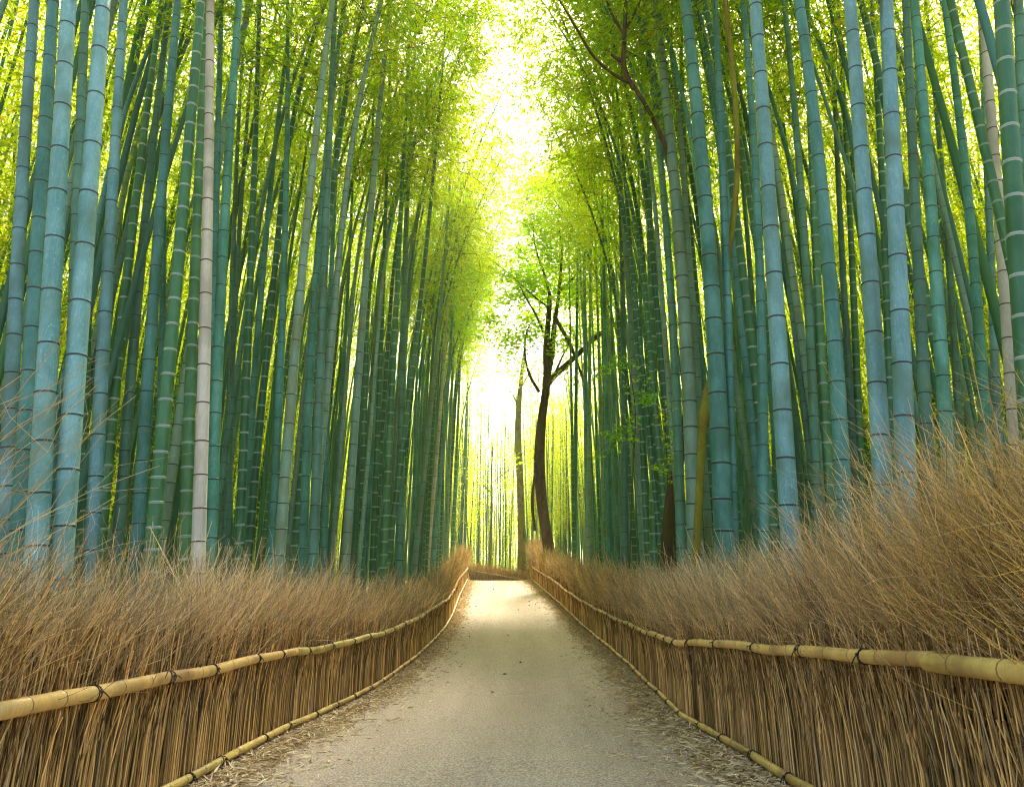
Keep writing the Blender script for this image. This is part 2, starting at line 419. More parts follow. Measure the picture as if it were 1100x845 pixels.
# x at the top edge, x at mid height, x at the grass, width: pixel measures turned into places and girths below
LEFT = [
 (26, 8, -2, 7, 'dark', 'thin dark green stalk leaning along the left photo edge behind the first blue stalks', 'thin edge stalk'),
 (37, 17, 6, 16, 'blue', 'thick blue-green stalk, first of the thick ones from the left photo edge', 'first blue stalk'),
 (57, 37, 22, 18, 'teal', 'thick teal stalk, second of the thick ones from the left photo edge', 'second thick stalk'),
 (74, 55, 41, 22, 'blue', 'thick powdery blue stalk, third of the thick ones from the left photo edge', 'third thick stalk'),
 (92, 80, 74, 15, 'dark', 'dark stalk half hidden between the third and fourth thick blue stalks from the left', 'half hidden dark stalk'),
 (111, 87, 69, 22, 'blue', 'thick pale blue stalk, fourth from the left photo edge, leaning right as it rises', 'fourth thick stalk'),
 (106, 95, 88, 10, 'green', 'narrow green stalk tucked between the fourth and fifth thick blue stalks from the left', 'tucked narrow stalk'),
 (133, 114, 100, 15, 'blue', 'slimmer pale blue stalk, fifth and last of the blue ones at the left', 'fifth blue stalk'),
 (156, 120, 95, 8, 'dark', 'thin dark stalk crossing behind the fifth blue stalk, strongly tilted to the right', 'tilted dark stalk'),
 (174, 134, 110, 12, 'green', 'tilted green stalk just right of the fifth blue stalk in the left grove', 'first tilted green stalk'),
 (183, 148, 129, 12, 'dark', 'mottled grey-green tilted stalk, second right of the fifth blue stalk at the left', 'mottled tilted stalk'),
 (191, 165, 149, 14, 'teal', 'bright teal stalk between the mottled tilted stalk and the deep green white-ringed one', 'bright teal stalk'),
 (173, 175, 168, 9, 'teal', 'narrow teal stalk behind the deep green white-ringed one left of the tan stalk', 'narrow teal stalk'),
 (216, 188, 166, 15, 'green', 'deep green stalk with white rings, leaning, second left of the tan dead stalk', 'leaning white-ringed stalk'),
 (222, 208, 199, 13, 'green', 'deep green white-ringed stalk standing directly left of the tan dead stalk', 'upright white-ringed stalk'),
 (226, 221, 214, 14.5, 'tan', 'pale tan dead stalk with thin brown rings in the left grove', 'tan dead stalk'),
 (238, 229, 222, 11, 'teal', 'teal stalk mostly hidden behind the tan dead stalk of the left grove', 'stalk behind tan one'),
 (257, 237, 227, 13, 'teal', 'teal-green stalk standing just right of the tan dead stalk in the left grove', 'teal tan neighbour'),
 (265, 249, 246, 8, 'dark', 'thin dark stalk, second to the right of the tan dead stalk in the left grove', 'second past tan'),
 (277, 253, 243, 8, 'dark', 'thin dark crossing stalk leaning right, third past the tan dead stalk of the left grove', 'third past tan'),
 (279, 268, 258, 10, 'green', 'green stalk right of the thin dark crossing pair past the tan dead stalk', 'green past tan'),
 (315, 280, 264, 9, 'teal', 'teal stalk leaning right past the straight one beside it, left grove middle', 'leaning middle stalk'),
 (309, 304, 293, 10, 'teal', 'straight upright teal stalk crossed at the top by a leaning neighbour, left grove middle', 'straight middle stalk'),
 (357, 322, 303, 12, 'pale', 'pale grey-green leaning stalk, the thickest in the middle of the left grove', 'pale middle stalk'),
 (370, 338, 327, 10, 'teal', 'teal stalk right of the thick pale leaning one in the middle of the left grove', 'teal by pale stalk'),
 (386, 340, 320, 7, 'teal', 'thin teal stalk with the strongest tilt right of the pale leaning stalk, left grove', 'strongly tilted stalk'),
 (360, 347, 338, 11, 'dark', 'dark dull green upright stalk two right of the pale leaning one in the left grove', 'dull upright stalk'),
 (372, 355, 349, 8, 'teal', 'narrow teal stalk touching the right side of the dull dark upright one, left grove', 'narrow by dull stalk'),
 (385, 373, 358, 6, 'teal', 'thin teal stalk between the narrow teal one and the tall light green one, left grove', 'thin teal stalk'),
 (419, 391, 374, 10, 'pale', 'tall light green stalk rising clear against yellow foliage in the left grove', 'tall light stalk'),
 (405, 395, 389, 7, 'green', 'green stalk just right of the tall light green one near its foot, left grove', 'green by light stalk'),
 (421, 411, 402, 7, 'green', 'green white-ringed stalk, second right of the tall light green one, left grove', 'second ringed stalk'),
 (442, 426, 414, 8, 'green', 'green white-ringed stalk, third right of the tall light green one, left grove', 'third ringed stalk'),
 (449, 434, 430, 9, 'dark', 'dark green stalk at the crowded spot where several stalks cross, left grove far half', 'crowded dark stalk'),
 (480, 452, 422, 7, 'green', 'green stalk slanting across its neighbours in the far half of the left grove', 'slanting far stalk'),
 (493, 453, 430, 5, 'green', 'thin green stalk slanting up right towards the sky gap, left grove far half', 'thin slanting stalk'),
 (492, 474, 450, 6, 'pale', 'pale stalk left of the far tan one, leaning towards the path, left grove', 'pale far stalk'),
 (486, 481, 463, 4.5, 'tan', 'thin tan stalk near the path end of the left grove', 'far tan stalk'),
 (493, 487, 469, 5, 'blue', 'pale blue stalk immediately right of the thin tan one, left grove far end', 'far blue stalk'),
 (500, 489, 480, 4, 'pale', 'thin pale stalk, second past the far tan one towards the sky gap, left grove', 'second past far tan'),
 (505, 497, 487, 4, 'green', 'thin green stalk, third past the far tan one towards the sky gap, left grove', 'third past far tan'),
 (510, 505, 496, 4, 'dark', 'thin dark stalk, last of the left grove beside the corner of the cross fence', 'last left stalk'),
]
RIGHT = [
 (606, 612, 616, 4, 'green', 'thin green stalk right beside the forked dark tree, first of the right grove', 'first right stalk'),
 (622, 620, 617, 5, 'teal', 'thin teal stalk, second right of the forked dark tree', 'second right stalk'),
 (626, 628, 631, 6, 'blue', 'thin pale blue upright stalk, left of a close pair near the forked tree', 'left of pale pair'),
 (637, 634, 632, 5, 'pale', 'thin pale upright stalk, right of a close pair near the forked tree', 'right of pale pair'),
 (643, 649, 654, 6, 'teal', 'teal stalk just right of the pale upright pair near the forked tree', 'teal past pair'),
 (656, 669, 671, 8, 'dark', 'dull dark stalk left of the pale leaning one behind the leafy sapling', 'dark by sapling'),
 (648, 676, 690, 9, 'pale', 'pale grey-green stalk leaning left behind the leafy sapling in the right grove', 'pale sapling stalk'),
 (652, 681, 694, 7, 'green', 'narrow green stalk crossing the pale leaning one near the top of the photo', 'crossing narrow stalk'),
 (683, 688, 692, 6, 'teal', 'narrow teal stalk between the pale leaning one and the bright green white-ringed one', 'teal by bright one'),
 (687, 700, 703, 11, 'green', 'brightest green upright stalk with white rings in the right grove', 'bright green stalk'),
 (690, 721, 731, 11, 'dark', 'grey-green leaning stalk just right of the bright green white-ringed one', 'grey leaning stalk'),
 (703, 734, 746, 17, 'pale', 'thick grey-green leaning stalk between the narrow grey one and the big teal one', 'thick grey stalk'),
 (730, 739, 744, 9, 'green', 'narrow green stalk behind the thick grey-green leaning one, right grove', 'narrow behind grey'),
 (736, 765, 777, 21, 'teal', 'big teal stalk beside the hanging mossy trunk, right grove', 'big teal stalk'),
 (768, 781, 787, 12, 'teal', 'teal stalk tucked close behind the big teal one beside the mossy trunk', 'tucked teal stalk'),
 (773, 782, 790, 5, 'pale', 'thin pale stalk right of the mossy trunk, between two teal stalks', 'thin pale stalk'),
 (788, 793, 797, 6, 'teal', 'thin teal stalk right of the mossy trunk and left of the dark leaning stalk', 'thin by mossy trunk'),
 (776, 808, 822, 8, 'dark', 'dark green thin stalk leaning left across the gap right of the big teal one', 'dark leaning stalk'),
 (798, 817, 820, 12, 'teal', 'teal upright stalk directly left of the big stalk crossing the photo top right of centre', 'teal upright stalk'),
 (811, 833, 848, 20, 'blue', 'big blue-green stalk, first of the row of big ones in the right half', 'first big stalk'),
 (832, 831, 833, 7, 'green', 'thin green stalk hidden low behind the first big blue-green one, right half', 'thin behind big'),
 (842, 868, 878, 11, 'dark', 'dark teal leaning stalk between the first and second big ones, right half', 'dark between big'),
 (858, 893, 907, 17, 'teal', 'big teal stalk, second of the row of big ones in the right half', 'second big stalk'),
 (867, 879, 894, 11, 'green', 'green white-ringed stalk partly behind the second big teal one, right half', 'green by second'),
 (893, 907, 922, 9, 'dark', 'dark narrow stalk right of the second big teal one, right half', 'dark by second'),
 (900, 917, 926, 9, 'green', 'green white-ringed slender stalk just left of the third big blue one', 'green by third'),
 (913, 936, 951, 20, 'blue', 'big pale blue stalk, third of the row of big ones in the right half', 'third big stalk'),
 (936, 953, 960, 11, 'green', 'dark green white-ringed stalk between the third and fourth big blue ones', 'green by fourth'),
 (952, 966, 975, 21, 'blue', 'big pale blue stalk, fourth of the row of big ones, with powdery blotches', 'fourth big stalk'),
 (973, 988, 1000, 14, 'dark', 'dark teal stalk just right of the fourth big blue one', 'dark by fourth'),
 (982, 1007, 1022, 15, 'teal', 'teal leaning stalk, second right of the fourth big blue one', 'second past fourth'),
 (994, 1022, 1035, 9, 'dark', 'slim dark stalk, third right of the fourth big blue one', 'third past fourth'),
 (1037, 1010, 1000, 6, 'teal', 'thin teal stalk leaning right against the lean of all others, right grove', 'contrary thin stalk'),
 (1014, 1049, 1062, 13, 'teal', 'teal stalk with the strongest left lean near the cream stalk, right grove', 'strong lean stalk'),
 (1047, 1054, 1058, 6, 'dark', 'thin dark stalk between the strongly leaning teal one and the cream one, right edge', 'thin by cream'),
 (1052, 1066, 1075, 10, 'blue', 'blue-green stalk emerging low left of the cream stalk at the right edge', 'blue by cream'),
 (1054, 1080, 1096, 14, 'tan', 'cream dead stalk crossing the right edge group', 'cream stalk'),
 (1076, 1097, 1115, 23, 'green', 'thickest green stalk with white rings at the right photo edge', 'thick edge stalk'),
 (1094, 1104, 1110, 16, 'dark', 'dark green stalk half out of the photo at the top right corner', 'corner stalk'),
]
placed = []      # (x, y, r)
def clear(x, y, r, gap=.02):
    return all((x-a)**2 + (y-b)**2 > (r+c+gap)**2 for a, b, c in placed)
SPEC = {'blue': (.40, .18), 'teal': (.37, .22), 'green': (.28, .95), 'pale': (.33, .25), 'dark': (.34, .30), 'tan': (.38, 0.0)}
measured = []    # (x at mid height, nick, side)

def measured_stalk(row, sidesign, group, idx):
    x0, x1, x2, w, cls, label, nick = row; w *= 1.08
    rg = np.random.default_rng(1000 + idx + (500 if sidesign > 0 else 0))
    dx = abs(x2-550.0)
    D = .150; d = D*F/w
    for _ in range(40):
        b = at_depth(x2, 560, d); Xm = abs(EL(b[1]) if sidesign < 0 else ER(b[1])) + .62
        if abs(b[0]) < Xm: d *= 1.04
        elif not clear(b[0], b[1], w*d/F/2): d *= 1.025
        else: break
    D = min(w*d/F, .27); R = D/2
    b = at_depth(x2, 560, d); Y0 = b[1]
    g = float(GZ(Y0))
    p = [on_plane(x2, 560, Y0), on_plane(x1, 320, Y0), on_plane(x0, 0, Y0)]
    z = [q[2]-g for q in p]; xx = [q[0] for q in p]
    # slopes of the two spans, straight below the first, arching gently above the last
    s1 = (xx[1]-xx[0])/(z[1]-z[0]); s2 = (xx[2]-xx[1])/(z[2]-z[1])
    xb = xx[0] - s1*z[0]
    H = float(np.clip(D*112*rg.uniform(.92, 1.1), 15.0, 19.5))
    bend = -sidesign*.020
    def axis(v):
        if v <= z[0]: x = xx[0] + s1*(v-z[0])
        elif v <= z[2]:
            a, b_, c_ = z; x = (xx[0]*(v-b_)*(v-c_)/((a-b_)*(a-c_)) + xx[1]*(v-a)*(v-c_)/((b_-a)*(b_-c_)) + xx[2]*(v-a)*(v-b_)/((c_-a)*(c_-b_)))
        else:
            c_ = z[2]; s = s2*.75
            x = xx[2] + s*(v-c_) + bend*max(0, v-max(c_, 6))**2
        return (x-xb, .0)
    placed.append((xb, Y0, R))
    sp, white = SPEC[cls]
    sp *= np.clip(D/.150, .75, 1.3)
    root = thing('bamboo_stalk', label, 'bamboo', (xb, Y0, g), group)
    me, nodes = culm_mesh('culm', axis, H, R, sp*rg.uniform(.93, 1.07), 14 if w > 9 else 10, M[cls], rg, white)
    link('culm', me, root)
    fo = HIGH if (sidesign > 0 and x1 < 665) else CROWNS[idx % 5]
    if cls != 'tan':
        s = H/17.5
        for nm, dat in (('foliage', fo),):
            ob = link(nm, dat, root)
            lean = math.atan((axis(9.0)[0])/9.0) if sidesign < 0 else math.atan(-(axis(9.0)[0])/9.0)
            rz = 0 if sidesign < 0 else math.pi
            ob.rotation_euler = (0, lean, rz); ob.scale = (s, s, s)
    measured.append((x1, nick, sidesign))
for i, r in enumerate(LEFT): measured_stalk(r, -1, GL, i)
for i, r in enumerate(RIGHT): measured_stalk(r, 1, GR, i)

# stalks deeper in the groves: eight built once, then copied
PROTO = []
for i in range(8):
    rg = np.random.default_rng(300+i)
    H = rg.uniform(17, 20.5); R = rg.uniform(.054, .080)
    top = rg.uniform(1.8, 3.4); z0 = 8.0; lean = rg.uniform(-.005, .022); wv = rg.uniform(-.02, .02); ph = rg.random()*6
    k = top/(H-z0)**2
    axis = lambda v, k=k, z0=z0, lean=lean, wv=wv, ph=ph: (lean*v + k*max(0, v-z0)**2 + wv*math.sin(v*.55), wv*math.sin(v*.4+ph))
    cls = ['teal', 'pale', 'green', 'teal', 'pale', 'dark', 'teal', 'green'][i]
    me, _ = culm_mesh('culm_%d' % i, axis, H, R, SPEC[cls][0]*.85, 9, M[cls], rg, SPEC[cls][1])
    fo = foliage_meshes('proto%d' % i, axis, H, [10.6, 11.6, 12.6, 11.0, 12.8, 12.0, 10.8, 12.2][i], rg, dens=1, spread=1.75, nleaf=130)
    PROTO.append((me, fo, cls))

STRAIGHT = []
for i in range(3):
    rg = np.random.default_rng(350+i); ln = rg.uniform(-.004, .008)
    me, _ = culm_mesh('culm_straight_%d' % i, lambda v, ln=ln: (ln*v, .02*math.sin(v*.5)), 18.5, rg.uniform(.05, .07), .33, 9, M[['teal', 'pale', 'green'][i]], rg, [.1, .2, .9][i])
    STRAIGHT.append((me, HIGH, ['teal', 'pale', 'green'][i]))

def project(P):
    d = P[1]*CP + P[2]*SP; u = -P[1]*SP + P[2]*CP
    return W0/2 + F*P[0]/d, H0/2 - F*u/d, d
WORD = {'teal': 'teal', 'dark': 'dull green', 'green': 'green', 'pale': 'pale grey-green'}
fill = []
def scatter(sidesign, n, xr, yr, ypow, gap):
    rg = np.random.default_rng(77 + int(sidesign*5) + n)
    c = 0; tries = 0
    while c < n and tries < 20000:
        tries += 1
        y = yr[0] + (yr[1]-yr[0])*rg.random()**ypow
        off = xr[0] + (xr[1]-xr[0])*rg.random()**1.3
        x = (EL(y)-off) if sidesign < 0 else (ER(y)+off)
        px, _, dd = project((x, y, GZ(y)+3))
        if px < -60 or px > 1160: continue
        if sidesign > 0 and y > 16 and project((x, y, GZ(y)+3.5))[0] < 636: continue
        if y < 9.5 and off < 2.9: continue
        if not clear(x, y, .06, gap): continue
        placed.append((x, y, .06)); fill.append((x, y, sidesign, px, dd)); c += 1
NF = 300 - len(LEFT) - len(RIGHT)
scatter(-1, 62, (.75, 2.6), (8, 41), 1.0, .10)
scatter(1, 58, (.75, 2.6), (8, 40), 1.0, .10)
scatter(-1, 51, (1.8, 11), (5, 36), 1.2, .30)
scatter(1, NF-62-58-51, (1.6, 11), (5, 38), 1.2, .30)
# labels: by the gap between named front stalks in which each one shows
gaps = {}
for f_ in fill:
    ms = sorted(m for m in measured if m[2] == f_[2])
    px1 = project((f_[0], f_[1], GZ(f_[1])+3.5))[0]
    left = [m for m in ms if m[0] <= px1]
    ref = ('right of', left[-1]) if left else ('left of', ms[0])
    gaps.setdefault((ref[0], ref[1]), []).append((px1, f_))
ORD = ['first', 'second', 'third', 'fourth', 'fifth', 'sixth', 'seventh', 'eighth', 'ninth', 'tenth', 'eleventh', 'twelfth', 'thirteenth', 'fourteenth', 'fifteenth', 'sixteenth', 'seventeenth', 'eighteenth', 'nineteenth', 'twentieth']
kk = 0
for (word, m), lst in gaps.items():
    lst.sort(key=lambda q: q[0])
    for j, (px1, f_) in enumerate(lst):
        x, y, ss, px, dd = f_
        rg = np.random.default_rng(4000+kk)
        me, fo, cls = PROTO[int(rg.integers(8))]; kk += 1
        if ss > 0 and y > 18 and px1 < 680: me, fo, cls = STRAIGHT[kk % 3]
        size = 'thin' if dd > 16 else 'slender'
        sd = 'left grove' if ss < 0 else 'right grove'
        nick = m[1]
        label = '%s %s stalk, %s behind and %s the %s, %s' % (size, WORD[cls], ORD[min(j, 19)], word, nick, sd)
        root = thing('bamboo_stalk', label, 'bamboo', (x, y, float(GZ(y))), GL if ss < 0 else GR)
        base = 0 if ss < 0 else math.pi
        root.rotation_euler = (rg.normal(0, .014), rg.normal(.0, .014), base + rg.normal(0, .45))
        s = rg.uniform(.86, 1.12); root.scale = (s*rg.uniform(.9, 1.1),)*2 + (s,)
        for nm, dat in (('culm', me), ('foliage', fo)): link(nm, dat, root)

# the rest of the grove, far in and beyond the crest: one mass of stalks and one of leaves
def mass():
    rg = np.random.default_rng(9)
    pts = []
    for _ in range(2100):
        s = -1 if rg.random() < .5 else 1
        y = rg.uniform(4, 66); off = 3 + 22*rg.random()**.9
        x = EL(y)-off if s < 0 else ER(y)+off
        pts.append((x, y, -s))
    for _ in range(230):
        y = rg.uniform(48, 74); x = rg.uniform(-9, 7)
        if not (-1.2 < x-(-1.4) < 1.2 and y < 52): pts.append((x, y, 0))
    P, R, C = [], [], []
    cc = np.array([[.09, .24, .19], [.07, .17, .10], [.08, .22, .08], [.17, .32, .21], [.30, .33, .10]])
    for x, y, s in pts:
        H = rg.uniform(15, 21); K = 9; t = np.linspace(0, 1, K); lx, ly = rg.normal(0, .5, 2)
        P.append(np.stack([x + lx*t + s*rg.uniform(.3, 1.6)*t**2.5, y + ly*t, GZ(y) + H*t - .1], -1))
        r = rg.uniform(.05, .08); R.append(r*(1-.8*t)); C.append(cc[rg.integers(4)] if y < 47 else cc[rg.integers(5)]*rg.uniform(.8, 1.5))  # sunlight put into the colour: stalks past the crest brighter, some yellow
    V, Q = tubes(np.array(P), np.array(R), 7)
    o = link('distant_bamboo', mesh_np('distant_bamboo', V, Q, M['twig'], {'tint': rep(np.array(C), 9, 7)}))
    tag(o, 'mass of thin bamboo stalks far inside both groves and beyond the path end', 'bamboo', kind='stuff')
    # leaves in sprays
    L = []
    for x, y, s in pts:
        if s == 0 and -3.4 < x < .9: continue
        for k in range(14 if s else 22):
            z = (3.0 + 15*rg.random()**.75 if s*(x-(EL(y) if s > 0 else ER(y))) < -6 else 11.5 + 8*rg.random()) if y < 47 else rg.uniform(4.2, 14)
            c = np.array([x + s*.8*(z/15)**2.5 + rg.normal(0, .8), y + rg.normal(0, .9), GZ(y) + z])
            n = 36
            L.append(c + rg.normal(0, 1, (n, 3))*np.array([.42, .42, .24]))
    for _ in range(11500):
        s = -1 if rg.random() < .5 else 1
        y = rg.uniform(3, 60); off = rg.uniform(7, 24); x = EL(y)-off if s < 0 else ER(y)+off
        L.append(np.array([x, y, GZ(y) + 15*rg.random()**1.05]) + rg.normal(0, 1, (34, 3))*np.array([.55, .55, .35]))
    for _ in range(9000):
        s = -1 if rg.random() < .5 else 1
        y = rg.uniform(4, 58); off = rg.uniform(13, 33); x = EL(y)-off if s < 0 else ER(y)+off
        L.append(np.array([x, y, GZ(y) + 1 + 25*rg.random()]) + rg.normal(0, 1, (36, 3))*np.array([.8, .8, .5]))
    for _ in range(2300):
        y = rg.uniform(54, 80); x = rg.uniform(-7, 4)
        L.append(np.array([x, y, GZ(y) + .2 + 15*rg.random()**1.35]) + rg.normal(0, 1, (34, 3))*np.array([.6, .6, .4]))
    for _ in range(2600):
        y = rg.uniform(60, 85); x = rg.uniform(-48, 48)
        if -6 < x < 3: continue
        L.append(np.array([x, y, GZ(y) + 7*rg.random()**1.4]) + rg.normal(0, 1, (34, 3))*np.array([.8, .8, .45]))
    for _ in range(1150):
        s = -1 if rg.random() < .62 else 1
        y = rg.uniform(12, 52); z = rg.uniform(12.5, 21); off = rg.uniform(.2, 5) - (1.7 if s < 0 else .1)
        x = EL(y)-off if s < 0 else ER(y)+off
        if s > 0 and z < 14: continue
        if off < (-.7 if s < 0 else .5) and (z > 16 or y < 20): continue
        L.append(np.array([x, y, GZ(y) + z]) + rg.normal(0, 1, (46, 3))*np.array([.42, .5, .3]))
    for _ in range(1500):
        y = rg.uniform(58, 90); x = rg.uniform(-16, 14)
        z = 1 + 22*rg.random()
        if -3.4 < x < 1.0 and rg.random() < .95: z = .6 + 8.5*rg.random()**1.2
        L.append(np.array([x, y, GZ(y) + z]) + rg.normal(0, 1, (34, 3))*np.array([.7, .7, .45]))
    P = np.concatenate(L); n = len(P)
    a = rg.random(n)*6.28
    D = np.stack([np.cos(a), np.sin(a), rg.uniform(-1.2, .3, n)], -1)
    V, Q, C = leaves(P, D, rg.uniform(.13, .235, n), rg.uniform(.036, .060, n), rg, leaf_tint(n, rg))
    Ln = []
    for _ in range(6000):
        s = -1 if rg.random() < .5 else 1
        y = rg.uniform(3.5, 27); off = rg.uniform(3.6, 14); z = rg.uniform(5.5, 18)
        if off < 6 and z < 9.5: continue
        x = EL(y)-off if s < 0 else ER(y)+off
        Ln.append(np.array([x, y, GZ(y) + z]) + rg.normal(0, 1, (62, 3))*np.array([.40, .40, .26]))
    P = np.concatenate(Ln); n = len(P); a = rg.random(n)*6.28
    D = np.stack([np.cos(a), np.sin(a), rg.uniform(-1.4, .2, n)], -1)
    V2, Q2, C2 = leaves(P, D, rg.uniform(.09, .16, n), rg.uniform(.020, .032, n), rg, leaf_tint(n, rg))
    V, Q, C = join([(V, Q, C), (V2, Q2, C2)])
    o = link('distant_foliage', mesh_np('distant_foliage', V, Q, M['leaf'], {'tint': C}, False))
    tag(o, 'backlit bamboo foliage far inside the groves', 'foliage', kind='stuff')
mass()

# ------------------------------------------------------------------ brush fences
C_DARK = np.array([.130, .066, .018]); C_MID = np.array([.42, .25, .085]); C_TIP = np.array([.88, .61, .28]); C_GOLD = np.array([.66, .41, .09])
def brush(base, hgt, lean, rg, r0, gold, nseg=7, kink=.016, pale=0.0):
    """bundle of stiff dry stems with small kinks: base (n,3), height (n,), lean (n,2) tip offset, gold (n,) colour shift"""
    n = len(base); t = np.linspace(0, 1, nseg)
    P = np.zeros((n, nseg, 3))
    bx = np.clip((t-.56)/.44, 0, 1)**1.25; by = np.clip((t-.48)/.52, 0, 1)**1.15
    kk_ = np.cumsum(rg.normal(0, 1, (n, nseg, 2)), axis=1)*kink*hgt[:, None, None]; kk_[:, 0] = 0
    P[:, :, 0] = base[:, 0:1] + lean[:, 0:1]*bx + kk_[:, :, 0]*np.clip((t-.4)/.3, .12, 1)
    P[:, :, 1] = base[:, 1:2] + lean[:, 1:2]*by + kk_[:, :, 1]
    L2 = np.sqrt((lean**2).sum(1))
    P[:, :, 2] = base[:, 2:3] + hgt[:, None]*t - (.22*L2)[:, None]*t**3
    R = r0[:, None]*(1-.66*t)[None, :]
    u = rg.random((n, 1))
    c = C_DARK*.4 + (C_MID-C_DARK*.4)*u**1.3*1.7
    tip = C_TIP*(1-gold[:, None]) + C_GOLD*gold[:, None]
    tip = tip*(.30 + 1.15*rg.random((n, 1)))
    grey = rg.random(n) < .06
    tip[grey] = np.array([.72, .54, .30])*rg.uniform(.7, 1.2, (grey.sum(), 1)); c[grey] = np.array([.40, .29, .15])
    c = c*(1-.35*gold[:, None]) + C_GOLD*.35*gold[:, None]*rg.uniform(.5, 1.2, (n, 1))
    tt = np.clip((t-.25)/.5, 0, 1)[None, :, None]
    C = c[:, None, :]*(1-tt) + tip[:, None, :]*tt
    return P, R, C
def sidetwigs(P, R, C, rg, frac=1.0, m=2, size=1.0):
    """stiff forked side twigs from the upper half of the stems"""
    out = []
    n, K, _ = P.shape
    for _ in range(m):
        s = np.where(rg.random(n) < frac)[0]
        k = rg.integers(int(K*.6), K-1, len(s))
        b = P[s, k]; d = P[s, k+1]-P[s, k]; d /= np.linalg.norm(d, axis=1, keepdims=True)+1e-9
        d = d + rg.normal(0, .44, (len(s), 3)) + np.array([0, 0, .15]); d /= np.linalg.norm(d, axis=1, keepdims=True)
        L = rg.uniform(.15, .50, len(s))*size
        t = np.linspace(0, 1, 4)
        q = b[:, None, :] + d[:, None, :]*(L[:, None]*t)[:, :, None]
        kq = np.cumsum(rg.normal(0, .030, q.shape), axis=1)*L[:, None, None]*2; kq[:, 0] = 0
        q += kq
        out.append((q, R[s, k][:, None]*.70*(1-.5*t)[None, :], np.repeat(C[s, -1][:, None, :]*rg.uniform(.65, 1.3, (len(s), 1, 1)), 4, axis=1)))
    return [np.concatenate([o[i] for o in out]) for i in range(3)]

def build_brush(name, parent, edge, sgn, ys_, dens, top, lean_fn, extra=None, seed=0, core=True):
    """edge(y): x of the fence face, sgn: which side lies behind it; dens(y) stems per metre"""
    rg = np.random.default_rng(seed)
    y = []
    for a, b in zip(ys_[:-1], ys_[1:]):
        y.append(rg.uniform(a, b, int(dens(.5*(a+b))*(b-a))))
    y = np.concatenate(y); n = len(y)
    bi = np.floor(y/.19).astype(int) - int(ys_[0]/.19) + 2
    nb = bi.max() + 2; bh = rg.normal(0, .075, nb); bl_ = rg.normal(0, .10, (nb, 2)); bc = rg.uniform(.72, 1.2, nb)
    cen = (np.floor(y/.19) + .5)*.19; y = cen + (y-cen)*.78
    back = rg.random(n)**1.3*.36
    x = edge(y) + sgn*(.075 + back)
    base = np.stack([x, y, GZ(y) - .03], -1)
    dist = np.sqrt(np.maximum(y, 1.5)**2 + 5)
    thick = rg.random(n)
    r0 = (.0026 + .0046*thick**3) * np.clip(dist/7, 1, 2.6)
    hmax = top(y)
    h = hmax*np.where(rg.random(n) < .72, rg.uniform(.70, 1.0, n), rg.uniform(.35, .75, n)) + .16*hmax*(rg.random(n)**6)
    h = h*(1 + bh[bi])
    lean = lean_fn(y, rg) + rg.normal(0, .10, (n, 2))*h[:, None]*np.array([.8, 1]) + bl_[bi]
    lean *= np.clip((h-.8)/.45, .06, 1)[:, None]
    inward = -sgn*lean[:, 0]; lean[:, 0] = -sgn*np.where(inward > .22, .22, inward)
    # stems in front of the rails stay upright and close
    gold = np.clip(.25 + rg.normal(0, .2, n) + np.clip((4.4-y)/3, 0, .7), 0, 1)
    parts = []
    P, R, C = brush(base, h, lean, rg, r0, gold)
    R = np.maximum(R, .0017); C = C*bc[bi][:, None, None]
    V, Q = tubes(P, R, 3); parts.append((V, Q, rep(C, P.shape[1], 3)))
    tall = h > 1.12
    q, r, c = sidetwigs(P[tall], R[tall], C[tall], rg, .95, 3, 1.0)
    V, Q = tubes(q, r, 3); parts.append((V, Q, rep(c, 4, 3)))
    # coarse stems at the face below the top rail, with joints
    m = int(n*.72)
    yf = y[rg.integers(0, n, m)] + rg.normal(0, .05, m)
    bf = np.stack([edge(yf) + sgn*rg.uniform(.0, .06, m), yf, GZ(yf)-.02], -1)
    hf = rg.uniform(.7, 1.15, m)
    dist = np.sqrt(np.maximum(yf, 1.5)**2 + 5)
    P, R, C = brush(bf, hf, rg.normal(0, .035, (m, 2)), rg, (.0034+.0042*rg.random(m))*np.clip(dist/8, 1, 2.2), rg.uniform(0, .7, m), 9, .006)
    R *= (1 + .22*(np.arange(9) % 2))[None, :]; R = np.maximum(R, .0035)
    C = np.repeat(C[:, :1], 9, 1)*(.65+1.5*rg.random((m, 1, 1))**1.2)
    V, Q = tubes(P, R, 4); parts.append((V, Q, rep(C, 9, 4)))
    if extra:
        for P, R, C in extra(rg):
            V, Q = tubes(P, R, 3); parts.append((V, Q, rep(C, P.shape[1], 3)))
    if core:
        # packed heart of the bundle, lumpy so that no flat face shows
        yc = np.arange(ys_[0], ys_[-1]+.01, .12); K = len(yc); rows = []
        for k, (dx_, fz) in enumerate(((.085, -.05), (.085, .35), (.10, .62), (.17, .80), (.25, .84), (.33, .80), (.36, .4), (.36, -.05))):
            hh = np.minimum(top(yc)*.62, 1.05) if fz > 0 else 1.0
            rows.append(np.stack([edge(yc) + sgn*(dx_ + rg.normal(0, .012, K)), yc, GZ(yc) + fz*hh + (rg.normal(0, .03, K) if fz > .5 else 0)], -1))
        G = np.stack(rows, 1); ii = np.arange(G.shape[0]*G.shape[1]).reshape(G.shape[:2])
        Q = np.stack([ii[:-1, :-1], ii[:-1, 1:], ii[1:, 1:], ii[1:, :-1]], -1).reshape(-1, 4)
        parts.append((G.reshape(-1, 3), Q, np.tile(C_DARK*.4, (ii.size, 1))))  # heart painted near black as the shade in the gaps between stems
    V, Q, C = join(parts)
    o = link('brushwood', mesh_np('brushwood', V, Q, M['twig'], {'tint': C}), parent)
    return o

